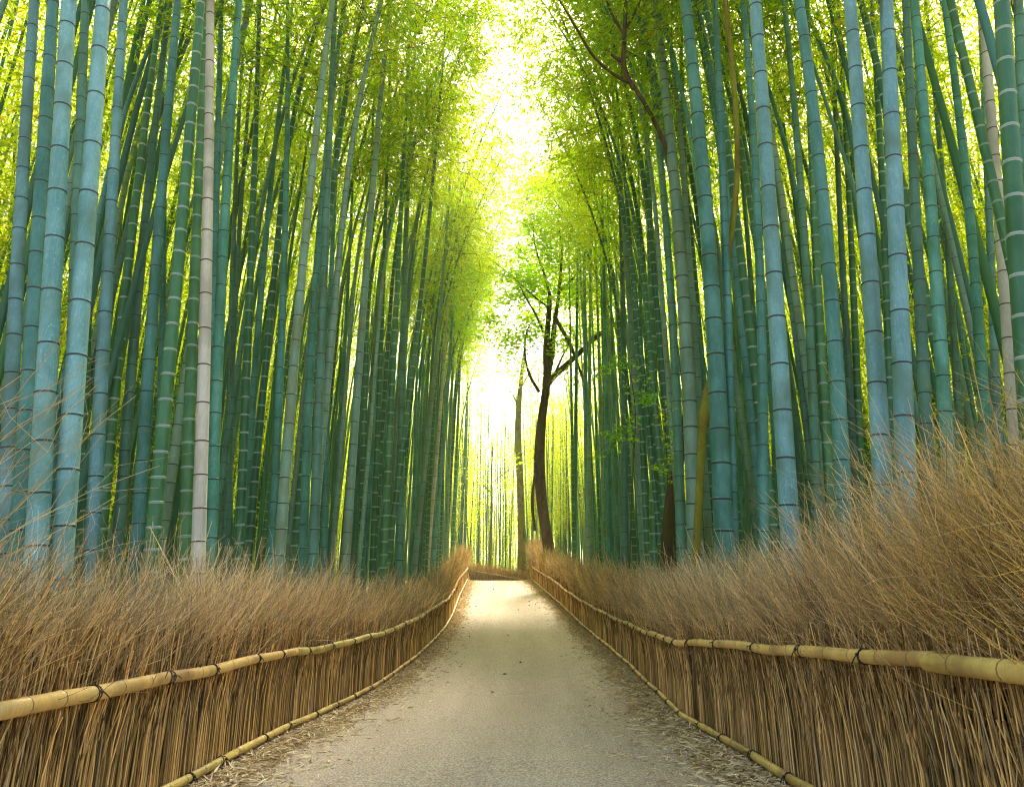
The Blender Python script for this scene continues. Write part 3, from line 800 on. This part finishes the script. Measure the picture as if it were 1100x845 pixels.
def pole(parent, pts, r, rg, name='rail', spacing=.28):
    """one bamboo pole along a polyline, jointed, slightly tapered, with cut ends"""
    pts = np.array(pts); seg = np.linalg.norm(np.diff(pts, axis=0), axis=1); s = np.concatenate([[0], np.cumsum(seg)]); Lt = s[-1]
    ss, rr, cr = [], [], []
    def add(v, a, c=0.): ss.append(v); rr.append(a); cr.append(c)
    add(0, .002, 0); add(.001, r*.97, 0)
    v = rg.uniform(.06, .2)
    while v < Lt-.06:
        q = r*(1-.10*v/max(Lt, 1))
        add(v-.02, q, 0); add(v-.005, q*1.05, 0); add(v-.004, q*1.06, .85); add(v+.004, q*1.06, .85); add(v+.005, q*1.05, 0); add(v+.02, q, 0)
        v += spacing*rg.uniform(.8, 1.2)
    add(Lt-.001, r*.9, 0); add(Lt, .002, 0)
    ss = np.array(ss)
    P = np.stack([np.interp(ss, s, pts[:, i]) for i in range(3)], -1)
    # round the kinks of the polyline
    Ps = P.copy()
    V, Q = tubes(Ps[None], np.array(rr)[None], 12)
    c = np.stack([cr, np.zeros(len(cr)), np.zeros(len(cr))], -1)[None]
    return link(name, mesh_np(name, V, Q, M['pole'], {'node': rep(c, len(ss), 12)}), parent), (s, pts)

def cord_tie(parent, c, tan, r, rg, cross):
    """black cord wound round a rail: two turns (crossed or side by side), a knot and two loose ends"""
    tan = tan/np.linalg.norm(tan); a = np.cross(tan, [0, 0, 1.0]); a /= np.linalg.norm(a); b = np.cross(tan, a)
    parts = []
    th = np.linspace(0, 2*math.pi, 17)
    cr = .0031
    for k in (-1, 1):
        off = (k*.030*np.cos(th) if cross else k*.007 + .004*np.sin(th+k))
        P = c + tan*np.asarray(off)[:, None] + (r+cr*.8)*(np.cos(th)[:, None]*a + np.sin(th)[:, None]*b)
        parts.append(tubes(P[None], np.full((1, 17), cr), 5, ref=tuple(tan*.9+np.array([.1, .1, .3]))))
    # knot and ends, on the side that faces the path
    face = a if a[0]*(-c[0]) > 0 else -a
    k0 = c + face*(r+.004) + np.array([0, 0, .012])
    t = np.linspace(0, 1, 6)
    P = k0 + np.stack([np.zeros(6), np.zeros(6), np.zeros(6)], -1) + tan*((t-.5)*.03)[:, None]
    parts.append(tubes(P[None], np.array([[.002, .006, .008, .008, .006, .002]]), 6, ref=(.1, .1, 1)))
    for s_ in (-1, 1):
        d = tan*s_*rg.uniform(.3, .9) + face*rg.uniform(.2, .5) + np.array([0, 0, rg.uniform(-.9, .6)])
        P = k0 + d*(t*rg.uniform(.04, .08))[:, None] - np.array([0, 0, .03])*(t**2)[:, None]
        parts.append(tubes(P[None], np.full((1, 6), .0032), 4, ref=(.3, .9, .2)))
    V = []; Q = []; o = 0
    for v, q in parts: V.append(v); Q.append(q+o); o += len(v)
    return link('cord_tie', mesh_np('cord_tie', np.concatenate(V), np.concatenate(Q), M['cord']), parent)

def rails(parent, edge, sgn, hgt, y0, y1, r, rg, name, tie_at, offx, joints, wob_=.0):
    """a row of poles end to end along the fence face, each with its ties"""
    cuts = [y0]; 
    for j in joints: cuts.append(j)
    cuts.append(y1)
    for a, b in zip(cuts[:-1], cuts[1:]):
        yy = np.linspace(a+.004, b-.004, max(4, int((b-a)/.35)))
        wig = wob_*(np.sin(yy*1.9+1.0)*.6 + np.sin(yy*4.3)*.4)
        P = np.stack([edge(yy) - sgn*offx + wig*.4, yy, GZ(yy) + hgt(yy) + wig], -1)
        rr = r*rg.uniform(.94, 1.06)
        po, (s, pts) = pole(parent, P, rr, rg, name)
        for ty, cross in tie_at:
            if a+.05 < ty < b-.05:
                c = np.array([np.interp(ty, P[:, 1], P[:, i]) for i in range(3)])
                c2 = np.array([np.interp(ty+.15, P[:, 1], P[:, i]) for i in range(3)])
                cord_tie(po, c, (c2-c) if np.linalg.norm(c2-c) > .02 else np.array([0, 1., 0]), rr*.99, rg, cross)

def ties(first, y1, rg, step=.8):
    out = list(first); y = out[-1][0]
    while y < y1:
        y += step*rg.uniform(.8, 1.25)*(1 if y < 20 else 1.5); out.append((y, rg.random() < .3))
    return out
YS = np.concatenate([np.arange(-1.5, 45.9, .5)])
def densl(y): return 40 if y < 1.6 else (600 if y < 6 else (480 if y < 10 else (310 if y < 18 else 200)))

# left fence
LHY = [-2, 3.33, 5.48, 8.57, 10.5, 13.27, 15.77, 18.94, 21.37, 23.78, 26.73, 33, 45]
LHH = [.75, .75, .76, .77, .79, .79, .82, .84, .78, .80, .86, .76, .66]
fl = thing('brush_fence', 'dry brushwood fence with bamboo rails along the left side of the path', 'fence', (EL(4.0), 4.0, GZ(4.0)))
def rel(o, root):
    o.matrix_parent_inverse = Matrix.Translation(-Vector(root.location)); return o
rgl = np.random.default_rng(21)
def topl(y): return np.interp(y, [-2, 3, 4.2, 5.5, 7.5, 10, 15, 22, 30, 38, 46], [1.55, 1.50, 1.42, 1.50, 1.62, 1.60, 1.52, 1.6, 1.65, 1.9, 1.9]) + .07*np.sin(y*2.1) + .05*np.sin(y*5.3+1)
def leanl(y, rg):
    n = len(y); return np.stack([.08 + .10*rg.random(n), .02 + .20*rg.random(n)], -1)
def extra_l(rg):
    # long straws arching into the view at the near end
    n = 34
    y = rg.uniform(2.15, 3.5, n); base = np.stack([EL(y) - rg.uniform(.05, .4, n), y, GZ(y)], -1)
    h = rg.uniform(1.5, 2.6, n); lean = np.stack([rg.uniform(.1, .55, n), rg.uniform(.2, .9, n)], -1)
    P, R, C = brush(base, h, lean, rg, rg.uniform(.0028, .0042, n), rg.uniform(.5, 1, n), 10, .02)
    q = sidetwigs(P, R, C, rg, .9, 4, 1.3)
    return [(P, R, C), tuple(q)]
bl = build_brush('brushwood', fl, EL, -1, YS, densl, topl, leanl, extra_l, 31)
rails(fl, EL, -1, lambda y: np.interp(y, LHY, LHH), 0.6, 45.4, .039, rgl, 'top_rail', ties([(2.3, False), (3.1, False), (3.95, False), (4.78, True), (5.5, False), (6.4, False), (7.1, False)], 45, rgl), .056, (3.2, 7.6, 12.4, 17.0, 21.8, 26.6, 31.5, 36, 41), .018)
rails(fl, EL, -1, lambda y: np.full(len(y), .075), 0.6, 45.4, .032, rgl, 'bottom_rail', ties([(2.4, False), (3.5, False), (4.6, False), (5.35, False), (5.9, True), (6.9, False)], 45, rgl), .040, (2.4, 6.2, 10.8, 15.6, 20.2, 25.2, 30, 35, 40), .010)

# right fence
RHY = [-2, 2.84, 4.0, 5.17, 7.86, 11.19, 15.88, 20.67, 25.82, 28.57, 35.5, 46]
RHH = [.96, .96, .93, .91, .85, .82, .76, .75, .70, .76, .74, .80]
fr = thing('brush_fence', 'dry brushwood fence with bamboo rails along the right side of the path, tallest and wildest', 'fence', (ER(4.0), 4.0, GZ(4.0)))
rgr = np.random.default_rng(22)
def topr(y): return np.interp(y, [-2, 2.6, 3.4, 4.5, 6, 8, 12, 18, 24, 30, 36, 46], [2.0, 1.92, 1.84, 1.76, 1.72, 1.72, 1.82, 1.85, 1.9, 1.8, 2.2, 2.6]) + .08*np.sin(y*1.8+.6) + .05*np.sin(y*4.7)
def leanr(y, rg):
    n = len(y); k = np.clip((6.5-y)/4, 0, 1)
    return np.stack([-.05 - .14*rg.random(n) - .10*k*rg.random(n), .04 + .28*rg.random(n) + .38*k*rg.random(n)], -1)
def extra_r(rg):
    n = 760
    y = rg.uniform(1.7, 3.5, n); base = np.stack([ER(y) + rg.uniform(.16, .80, n), y, GZ(y)], -1)
    h = rg.uniform(1.45, 2.3, n); lean = np.stack([rg.normal(-.06, .20, n), rg.uniform(.1, 1.5, n)], -1)
    P, R, C = brush(base, h, lean, rg, rg.uniform(.0020, .0038, n), rg.uniform(.45, 1, n), 9, .024)
    q = sidetwigs(P, R, C, rg, .9, 4, 1.2)
    return [(P, R, C), tuple(q)]
br_ = build_brush('brushwood', fr, ER, 1, YS, densl, topr, leanr, extra_r, 32)
def rail_r_h(y): return np.interp(y, RHY, RHH)
rails(fr, ER, 1, rail_r_h, 3.36, 45.2, .038, rgr, 'top_rail', ties([(4.0, False), (4.85, True), (5.75, False), (6.8, False), (7.8, True)], 45, rgr), .056, (7.9, 12.2, 16.8, 21.4, 26, 30.6, 35.2, 40), .018)
rails(fr, ER, 1, rail_r_h, 0.6, 3.40, .045, rgr, 'top_rail', [(1.8, False)], .058, (), .004)
rails(fr, ER, 1, lambda y: np.full(len(y), .075), 0.6, 45.2, .032, rgr, 'bottom_rail', ties([(2.4, False), (3.4, False), (4.4, False), (4.8, False), (5.35, False), (6.1, True), (6.9, False)], 45, rgr), .040, (3.4, 7.4, 11.8, 16.2, 20.9, 25.6, 30.4, 35, 40), .010)

# fence across the far end
XA, XB, YC = -2.7, .95, 45.8
fc = thing('brush_fence', 'low brushwood fence with bamboo rails crossing behind the crest at the path end', 'fence', (XA, YC, GZ(YC)))
def cross_fence():
    rg = np.random.default_rng(23)
    n = 900
    x = rg.uniform(XA, XB, n); f_ = (x-XA)/(XB-XA)
    zt = 1.85 - .55*f_; z0 = GZ(YC) - .12*f_
    y = YC + rg.uniform(.05, .35, n)
    base = np.stack([x, y, np.full(n, 0.)+z0-.1], -1)
    h = (zt - .25 + .35*rg.random(n))*rg.uniform(.75, 1, n) * .82
    P, R, C = brush(base, h, rg.normal(0, .12, (n, 2)), rg, np.full(n, .011), np.full(n, .5), 5, .02)
    q, r, c = sidetwigs(P, R, C, rg, .9, 2, 1.0)
    V, Q, C = join([(*tubes(P, R, 3), rep(C, 5, 3)), (*tubes(q, r, 3), rep(c, 4, 3))])
    o = link('brushwood', mesh_np('brushwood', V, Q, M['twig'], {'tint': C}), fc); rel(o, fc)
    for nm, h0, h1 in (('top_rail', .78, .16), ('bottom_rail', .12, .05)):
        xx = np.linspace(XA, XB, 12); f_ = (xx-XA)/(XB-XA)
        P = np.stack([xx, np.full(12, YC), GZ(YC) + h0 + (h1-h0)*f_], -1)
        po, _ = pole(fc, P, .045, rg, nm); rel(po, fc)
        for tx in np.arange(XA+.4, XB, .75):
            c = np.array([np.interp(tx, P[:, 0], P[:, i]) for i in range(3)])
            cord_tie(po, c, np.array([1., 0, -.1]), .044, rg, False)
cross_fence()
for root in (fl, fr):
    for ch in root.children: rel(ch, root)

# ------------------------------------------------------------------ trees
def limb(parts, pts, w0, w1, d, rg, K=14, dy=0.0, S=9):
    """pts: pixel polyline at depth d (depth drifts by dy) -> tapered limb; widths in pixels"""
    pts = np.array(pts, float); n = len(pts)
    s = np.linspace(0, 1, n); t = np.linspace(0, 1, K)
    # smooth resample
    px = np.interp(t, s, pts[:, 0]); py = np.interp(t, s, pts[:, 1])
    if n > 2:
        k = np.array([.25, .5, .25])
        for _ in range(2):
            px[1:-1] = np.convolve(px, k, 'valid'); py[1:-1] = np.convolve(py, k, 'valid')
    P = np.array([at_depth(a, b, d + dy*q) for a, b, q in zip(px, py, t)])
    R = np.linspace(w0, w1, K)*d/F/2*(1 + .07*np.sin(t*11+rg.random()*6))
    R[-1] *= .6
    parts.append((P, R, S)); return P
def limbs_mesh(name, parts, mat, origin, parent):
    V, Q = [], []; o = 0
    for P, R, S in parts:
        v, q = tubes(P[None], R[None], S, ref=(.3, .94, .1)); V.append(v); Q.append(q+o); o += len(v)
    V = np.concatenate(V) - np.array(origin)
    return link(name, mesh_np(name, V, np.concatenate(Q), mat), parent)
def sprays(pts, n, rg, size, sig, lo=LEAF_LO, hi=LEAF_HI, lw=.45):
    """leaf clumps round the given points"""
    L = []
    for p in pts:
        c = p + rg.normal(0, 1, 3)*sig*.7
        m = int(n*rg.uniform(.5, 1.4))
        L.append(c + rg.normal(0, 1, (m, 3))*np.array([1, 1, .45])*sig*rg.uniform(.5, 1.1))
    P = np.concatenate(L); k = len(P); a = rg.random(k)*6.28
    D = np.stack([np.cos(a), np.sin(a), rg.uniform(-.7, .4, k)], -1)
    return leaves(P, D, rg.uniform(.6, 1.3, k)*size, rg.uniform(.6, 1.2, k)*size*lw, rg, leaf_tint(k, rg, lo, hi))
rt = np.random.default_rng(61)
# the forked dark tree behind the far half of the right fence
def c2(x, y): return (540 + x/2.486, 270 + y/2.486)
d1 = 33.0
base1 = at_depth(591, 604, d1); g1 = float(GZ(base1[1]))
tr = thing('tree', 'dark crooked tree with forked trunk rising behind the far end of the right fence', 'tree', (base1[0], base1[1], g1))
pp = []
limb(pp, [c2(128, 850), c2(125, 800), c2(108, 700), c2(101, 640), c2(97, 560), c2(100, 490), c2(106, 430), c2(117, 370), c2(118, 320)], 14, 8.5, d1, rt, 22, S=12)
tips = []
for pts, w0, w1, dy in (
    ([c2(118, 330), c2(117, 270), c2(118, 220), c2(124, 165), c2(125, 110)], 9, 4.6, 0),
    ([c2(116, 350), c2(128, 300), c2(134, 240), c2(138, 190), c2(146, 145), c2(152, 100), c2(155, 50)], 7.5, 3, .5),
    ([c2(114, 365), c2(132, 335), c2(160, 312), c2(205, 272), c2(250, 225), c2(305, 190), c2(350, 165)], 7.5, 2.6, -4),
    ([c2(138, 175), c2(158, 208), c2(182, 250), c2(200, 300), c2(216, 345)], 4.8, 2.4, -3),
    ([c2(97, 375), c2(70, 330), c2(58, 280), c2(60, 225), c2(72, 195)], 3.6, 1.5, -.8),
    ([c2(108, 215), c2(90, 170), c2(70, 138), c2(45, 95), c2(30, 45)], 2.8, 1.0, -1),
    ([c2(140, 325), c2(155, 290), c2(168, 262), c2(180, 250)], 2.6, 1.0, -.6),
    ([c2(125, 112), c2(112, 60), c2(95, 20), c2(80, -40), c2(86, -110)], 3.2, 1.0, 1),
    ([c2(154, 60), c2(160, 0), c2(150, -60), c2(150, -140)], 3.0, 1.0, 0),
    ([c2(150, 110), c2(190, 70), c2(225, 20), c2(240, -40)], 2.6, .9, 1),
    ([c2(122, 150), c2(80, 118), c2(30, 70), c2(-20, 30), c2(-40, 20)], 2.4, .8, -1.5),
    ([c2(215, 262), c2(235, 232), c2(262, 212), c2(300, 205)], 2.4, .8, 0),
    ([c2(86, 745), c2(79, 690), c2(78, 650), c2(86, 598), c2(88, 560)], 3.6, 2.4, -.5)):
    P = limb(pp, pts, w0, w1, d1, rt, 14, dy); tips += [P[i] for i in (7, 9, 11, 13)] if w1 < 2.0 else [P[13]]
limbs_mesh('trunk', pp, M['bark'], (base1[0], base1[1], g1), tr)
extra_pts = [at_depth(*c2(rt.uniform(35, 240), rt.uniform(-230, 175)), d1 + rt.uniform(.3, 5)) for _ in range(150)]
extra_pts += [at_depth(*c2(rt.uniform(-30, 60), rt.uniform(150, 240)), d1 + rt.uniform(-2, 1)) for _ in range(13)]
extra_pts += [at_depth(*c2(rt.uniform(60, 210), rt.uniform(-130, 140)), d1 + rt.uniform(-1.5, .5)) for _ in range(10)]
V, Q, C = sprays(tips + extra_pts, 85, rt, .24, .60)
link('crown', mesh_np('crown', V - np.array([base1[0], base1[1], g1]), Q, M['leaf'], {'tint': C}, False), tr)

# mossy tree at the end of the path
d2 = 46.0
b2 = at_depth(561, 622, d2); g2 = float(GZ(b2[1]))
tr = thing('tree', 'slender mossy yellow-green trunk standing where the path bends at its end', 'tree', (b2[0], b2[1], g2))
pp = []
limb(pp, [(561, 628), (561, 600), (560, 560), (558.5, 510), (556, 470), (557, 435), (560, 405), (564, 375)], 11, 4, d2, rt, 24, S=10)
t2 = []
for pts in ([(558, 440), (552, 425), (546, 418)], [(560, 415), (568, 402), (573, 392)]):
    P = limb(pp, pts, 2.4, .9, d2, rt, 8, rt.uniform(-1, 1), 6); t2 += [P[5], P[7]]
limbs_mesh('trunk', pp, M['bark_moss'], (b2[0], b2[1], g2), tr)
V, Q, C = sprays(t2*2 + [at_depth(rt.uniform(525, 595), rt.uniform(300, 400), d2+rt.uniform(-2, 2)) for _ in range(3)], 55, rt, .2, .7)
link('crown', mesh_np('crown', V - np.array([b2[0], b2[1], g2]), Q, M['leaf'], {'tint': C}, False), tr)

# thin young tree in the bright clearing
d3 = 50.0
b3 = at_depth(526.5, 612, d3); g3 = float(GZ(b3[1]))
tr = thing('tree', 'thin young tree with layered leaf sprays in the bright clearing past the cross fence', 'tree', (b3[0], b3[1], g3))
pp = []
limb(pp, [(526, 618), (527, 580), (528.5, 540), (528, 500), (530, 470)], 3.4, 1.2, d3, rt, 14, S=7)
for pts in ([(528, 530), (518, 518), (510, 515)], [(528, 520), (540, 508), (550, 504)], [(528, 545), (518, 540), (512, 541)]): limb(pp, pts, 1.3, .6, d3, rt, 6, 0, 5)
limbs_mesh('trunk', pp, M['bark_moss'], (b3[0], b3[1], g3), tr)
V, Q, C = sprays([at_depth(a, b, d3) for a, b in ((512, 520), (520, 520), (536, 512), (546, 508), (532, 490), (526, 478), (516, 543), (548, 520), (538, 522), (522, 497), (530, 470))]*2, 45, rt, .17, .42)
link('crown', mesh_np('crown', V - np.array([b3[0], b3[1], g3]), Q, M['leaf'], {'tint': C}, False), tr)

# dark tree deep in the right grove, its bare fork showing at the top
d4 = 12.5
b4 = at_depth(720, 600, d4); g4 = float(GZ(b4[1]))
tr = thing('tree', 'black-trunked tree behind bamboo in the right grove, bare fork showing near the top', 'tree', (b4[0], b4[1], g4))
pp = []
limb(pp, [(718, 612), (717, 575), (722, 530), (731, 485), (739, 435), (738, 380)], 18, 6, d4, rt, 20, S=12)
limb(pp, [(738, 386), (734, 320), (727, 240), (719, 165), (706, 136), (690, 106), (674, 84)], 6, 4, d4, rt, 20, S=10)
limb(pp, [(681, 96), (671, 78), (669, 62), (671, 40), (672, 10), (672, -40)], 5.5, 4, d4, rt, 14)
limb(pp, [(678, 90), (664, 84), (648, 72), (636, 60), (628, 46), (619, 30), (608, 12), (594, -10)], 3.6, 1.9, d4, rt, 16, -.6)
limb(pp, [(668, 66), (660, 62), (656, 58)], 5, 2, d4, rt, 6)
limb(pp, [(671, 38), (660, 22), (652, 4), (646, -20)], 3.2, 2, d4, rt, 8)
limb(pp, [(673, 30), (684, 10), (698, -20)], 3.2, 2, d4, rt, 8)
limbs_mesh('trunk', pp, M['bark'], (b4[0], b4[1], g4), tr)
pts = [at_depth(rt.uniform(560, 720), rt.uniform(-140, 30), d4+rt.uniform(-1, 2)) for _ in range(26)]
V, Q, C = sprays(pts, 70, rt, .12, .38)
link('crown', mesh_np('crown', V - np.array([b4[0], b4[1], g4]), Q, M['leaf'], {'tint': C}, False), tr)

# hanging mossy trunk between the stalks of the right grove
d5 = 10.0
b5 = at_depth(752, 575, d5); g5 = float(GZ(b5[1]))
tr = thing('tree', 'curved mossy olive trunk winding between the teal stalks of the right grove', 'tree', (b5[0], b5[1], g5))
pp = []
limb(pp, [(747, 610), (750, 560), (753, 500), (754, 462), (758, 435), (766, 405), (775, 375), (780, 340), (780, 300), (784, 262), (791, 215), (793, 160), (789, 90), (781, 20), (775, -40)], 10, 4.5, d5, rt, 34, S=10)
pp[0][1][8:13] *= 1.35
limbs_mesh('trunk', pp, M['bark_moss'], (b5[0], b5[1], g5), tr)

# climbing leaves on the black trunk, and the leafy sapling in front of the bamboo
GREEN_LO, GREEN_HI = np.array([.035, .10, .010]), np.array([.10, .22, .02])
ivy_pts = [at_depth(717 + rt.normal(0, 7), y_, d4-.35) for y_ in np.linspace(432, 520, 17)]
V, Q, C = sprays(ivy_pts, 16, rt, .07, .10, GREEN_LO, GREEN_HI, .6)
st = []; limb(st, [(716, 600), (718, 540), (717, 500), (714, 460), (716, 432)], 1.2, .6, d4-.3, rt, 12, S=5)
iv = thing('climbing_ivy', 'small-leaved creeper climbing the black trunk in the right grove', 'creeper', (b4[0], b4[1]-.3, g4))
limbs_mesh('stem', st, M['bark'], (b4[0], b4[1]-.3, g4), iv)
link('leaves', mesh_np('leaves', V - np.array([b4[0], b4[1]-.3, g4]), Q, M['leaf'], {'tint': C}, False), iv)
d6 = 11.3
b6 = at_depth(676, 598, d6); g6 = float(GZ(b6[1]))
sp = thing('sapling', 'leafy green sapling with thin level sprays in front of the right grove bamboo', 'sapling', (b6[0], b6[1], g6))
st = []
limb(st, [(676, 610), (678, 560), (680, 500), (684, 440), (676, 395), (672, 385)], 1.6, .8, d6, rt, 16, S=5)
pt = []
for a, b in (((682, 462), (640, 488)), ((682, 425), (694, 432)), ((683, 445), (660, 470)), ((677, 400), (636, 398)), ((676, 396), (664, 388)), ((682, 480), (664, 462)), ((680, 405), (690, 428))):
    m = ((a[0]+b[0])/2, (a[1]+b[1])/2 - 5)
    P = limb(st, [a, m, b], .9, .4, d6, rt, 8, 0, 4); pt += [P[i] for i in (2, 3, 4, 5, 6, 7)]
V, Q, C = sprays(pt, 13, rt, .075, .09, GREEN_LO*.9, GREEN_HI*.85, .55)
limbs_mesh('stem', st, M['bark'], (b6[0], b6[1], g6), sp)
link('leaves', mesh_np('leaves', V - np.array([b6[0], b6[1], g6]), Q, M['leaf'], {'tint': C}, False), sp)

# ------------------------------------------------------------------ light, sky, camera
SUN_EL, SUN_AZ = math.radians(50), math.radians(13)     # azimuth from +Y towards +X
w = bpy.data.worlds.new('World'); sc.world = w; w.use_nodes = True
nt = w.node_tree; nt.nodes.clear()
wo = nt.nodes.new('ShaderNodeOutputWorld'); bg = nt.nodes.new('ShaderNodeBackground'); sky = nt.nodes.new('ShaderNodeTexSky')
sky.sky_type = 'NISHITA'; sky.sun_disc = False; sky.sun_elevation = SUN_EL; sky.sun_rotation = SUN_AZ
sky.air_density = 1.0; sky.dust_density = 5.0; sky.ozone_density = 1.0
bg.inputs['Strength'].default_value = .15
nt.links.new(sky.outputs[0], bg.inputs['Color']); nt.links.new(bg.outputs[0], wo.inputs['Surface'])
sl = bpy.data.lights.new('sun', 'SUN'); sl.energy = 4.0; sl.angle = math.radians(12); sl.color = (1, .95, .82)
so = bpy.data.objects.new('sun', sl); col.objects.link(so)
sd = Vector((math.sin(SUN_AZ)*math.cos(SUN_EL), math.cos(SUN_AZ)*math.cos(SUN_EL), math.sin(SUN_EL)))
so.rotation_mode = 'QUATERNION'; so.rotation_quaternion = (-sd).to_track_quat('-Z', 'Y'); so.location = (0, 0, 30)

cam = bpy.data.cameras.new('camera'); co = bpy.data.objects.new('camera', cam); col.objects.link(co)
cam.sensor_width = 36; cam.lens = 36*F/W0; cam.clip_end = 1000; cam.clip_start = .05
co.location = (0, 0, 0); co.rotation_euler = (math.pi/2 + PITCH, 0, 0)
sc.camera = co

# ------------------------------------------------------------------ air
def haze():
    m, nt, out = new_mat('haze_air')
    v = N(nt, 'ShaderNodeVolumePrincipled'); v.inputs['Color'].default_value = (1, .98, .84, 1)
    v.inputs['Density'].default_value = .0012; v.inputs['Anisotropy'].default_value = .55
    nt.links.new(v.outputs[0], out.inputs['Volume'])
    x0, x1, y0, y1, z0, z1 = -170, 170, -40, 310, -2.6, 24
    V = [(x, y, z) for z in (z0, z1) for y in (y0, y1) for x in (x0, x1)]
    Q = [(0, 2, 3, 1), (4, 5, 7, 6), (0, 1, 5, 4), (1, 3, 7, 5), (3, 2, 6, 7), (2, 0, 4, 6)]
    o = link('haze', mesh_np('haze', V, Q, m, None, False)); o['kind'] = 'stuff'; o['label'] = 'bright haze filling the air between the groves'
haze()

sc.render.engine = 'CYCLES'
sc.cycles.max_bounces = 7; sc.cycles.diffuse_bounces = 4; sc.cycles.glossy_bounces = 2; sc.cycles.transmission_bounces = 4
sc.cycles.use_denoising = True; sc.cycles.denoising_prefilter = 'NONE'; sc.cycles.pixel_filter_type = 'BLACKMAN_HARRIS'; sc.cycles.filter_width = 1.15; sc.cycles.volume_bounces = 0; sc.cycles.volume_step_rate = 10
sc.cycles.sample_clamp_indirect = 6
sc.cycles.use_adaptive_sampling = True; sc.cycles.adaptive_threshold = .012
vs = sc.view_settings
vs.view_transform = 'Standard'; vs.look = 'None'; vs.exposure = 1.95; vs.gamma = 1.0; vs.use_curve_mapping = False
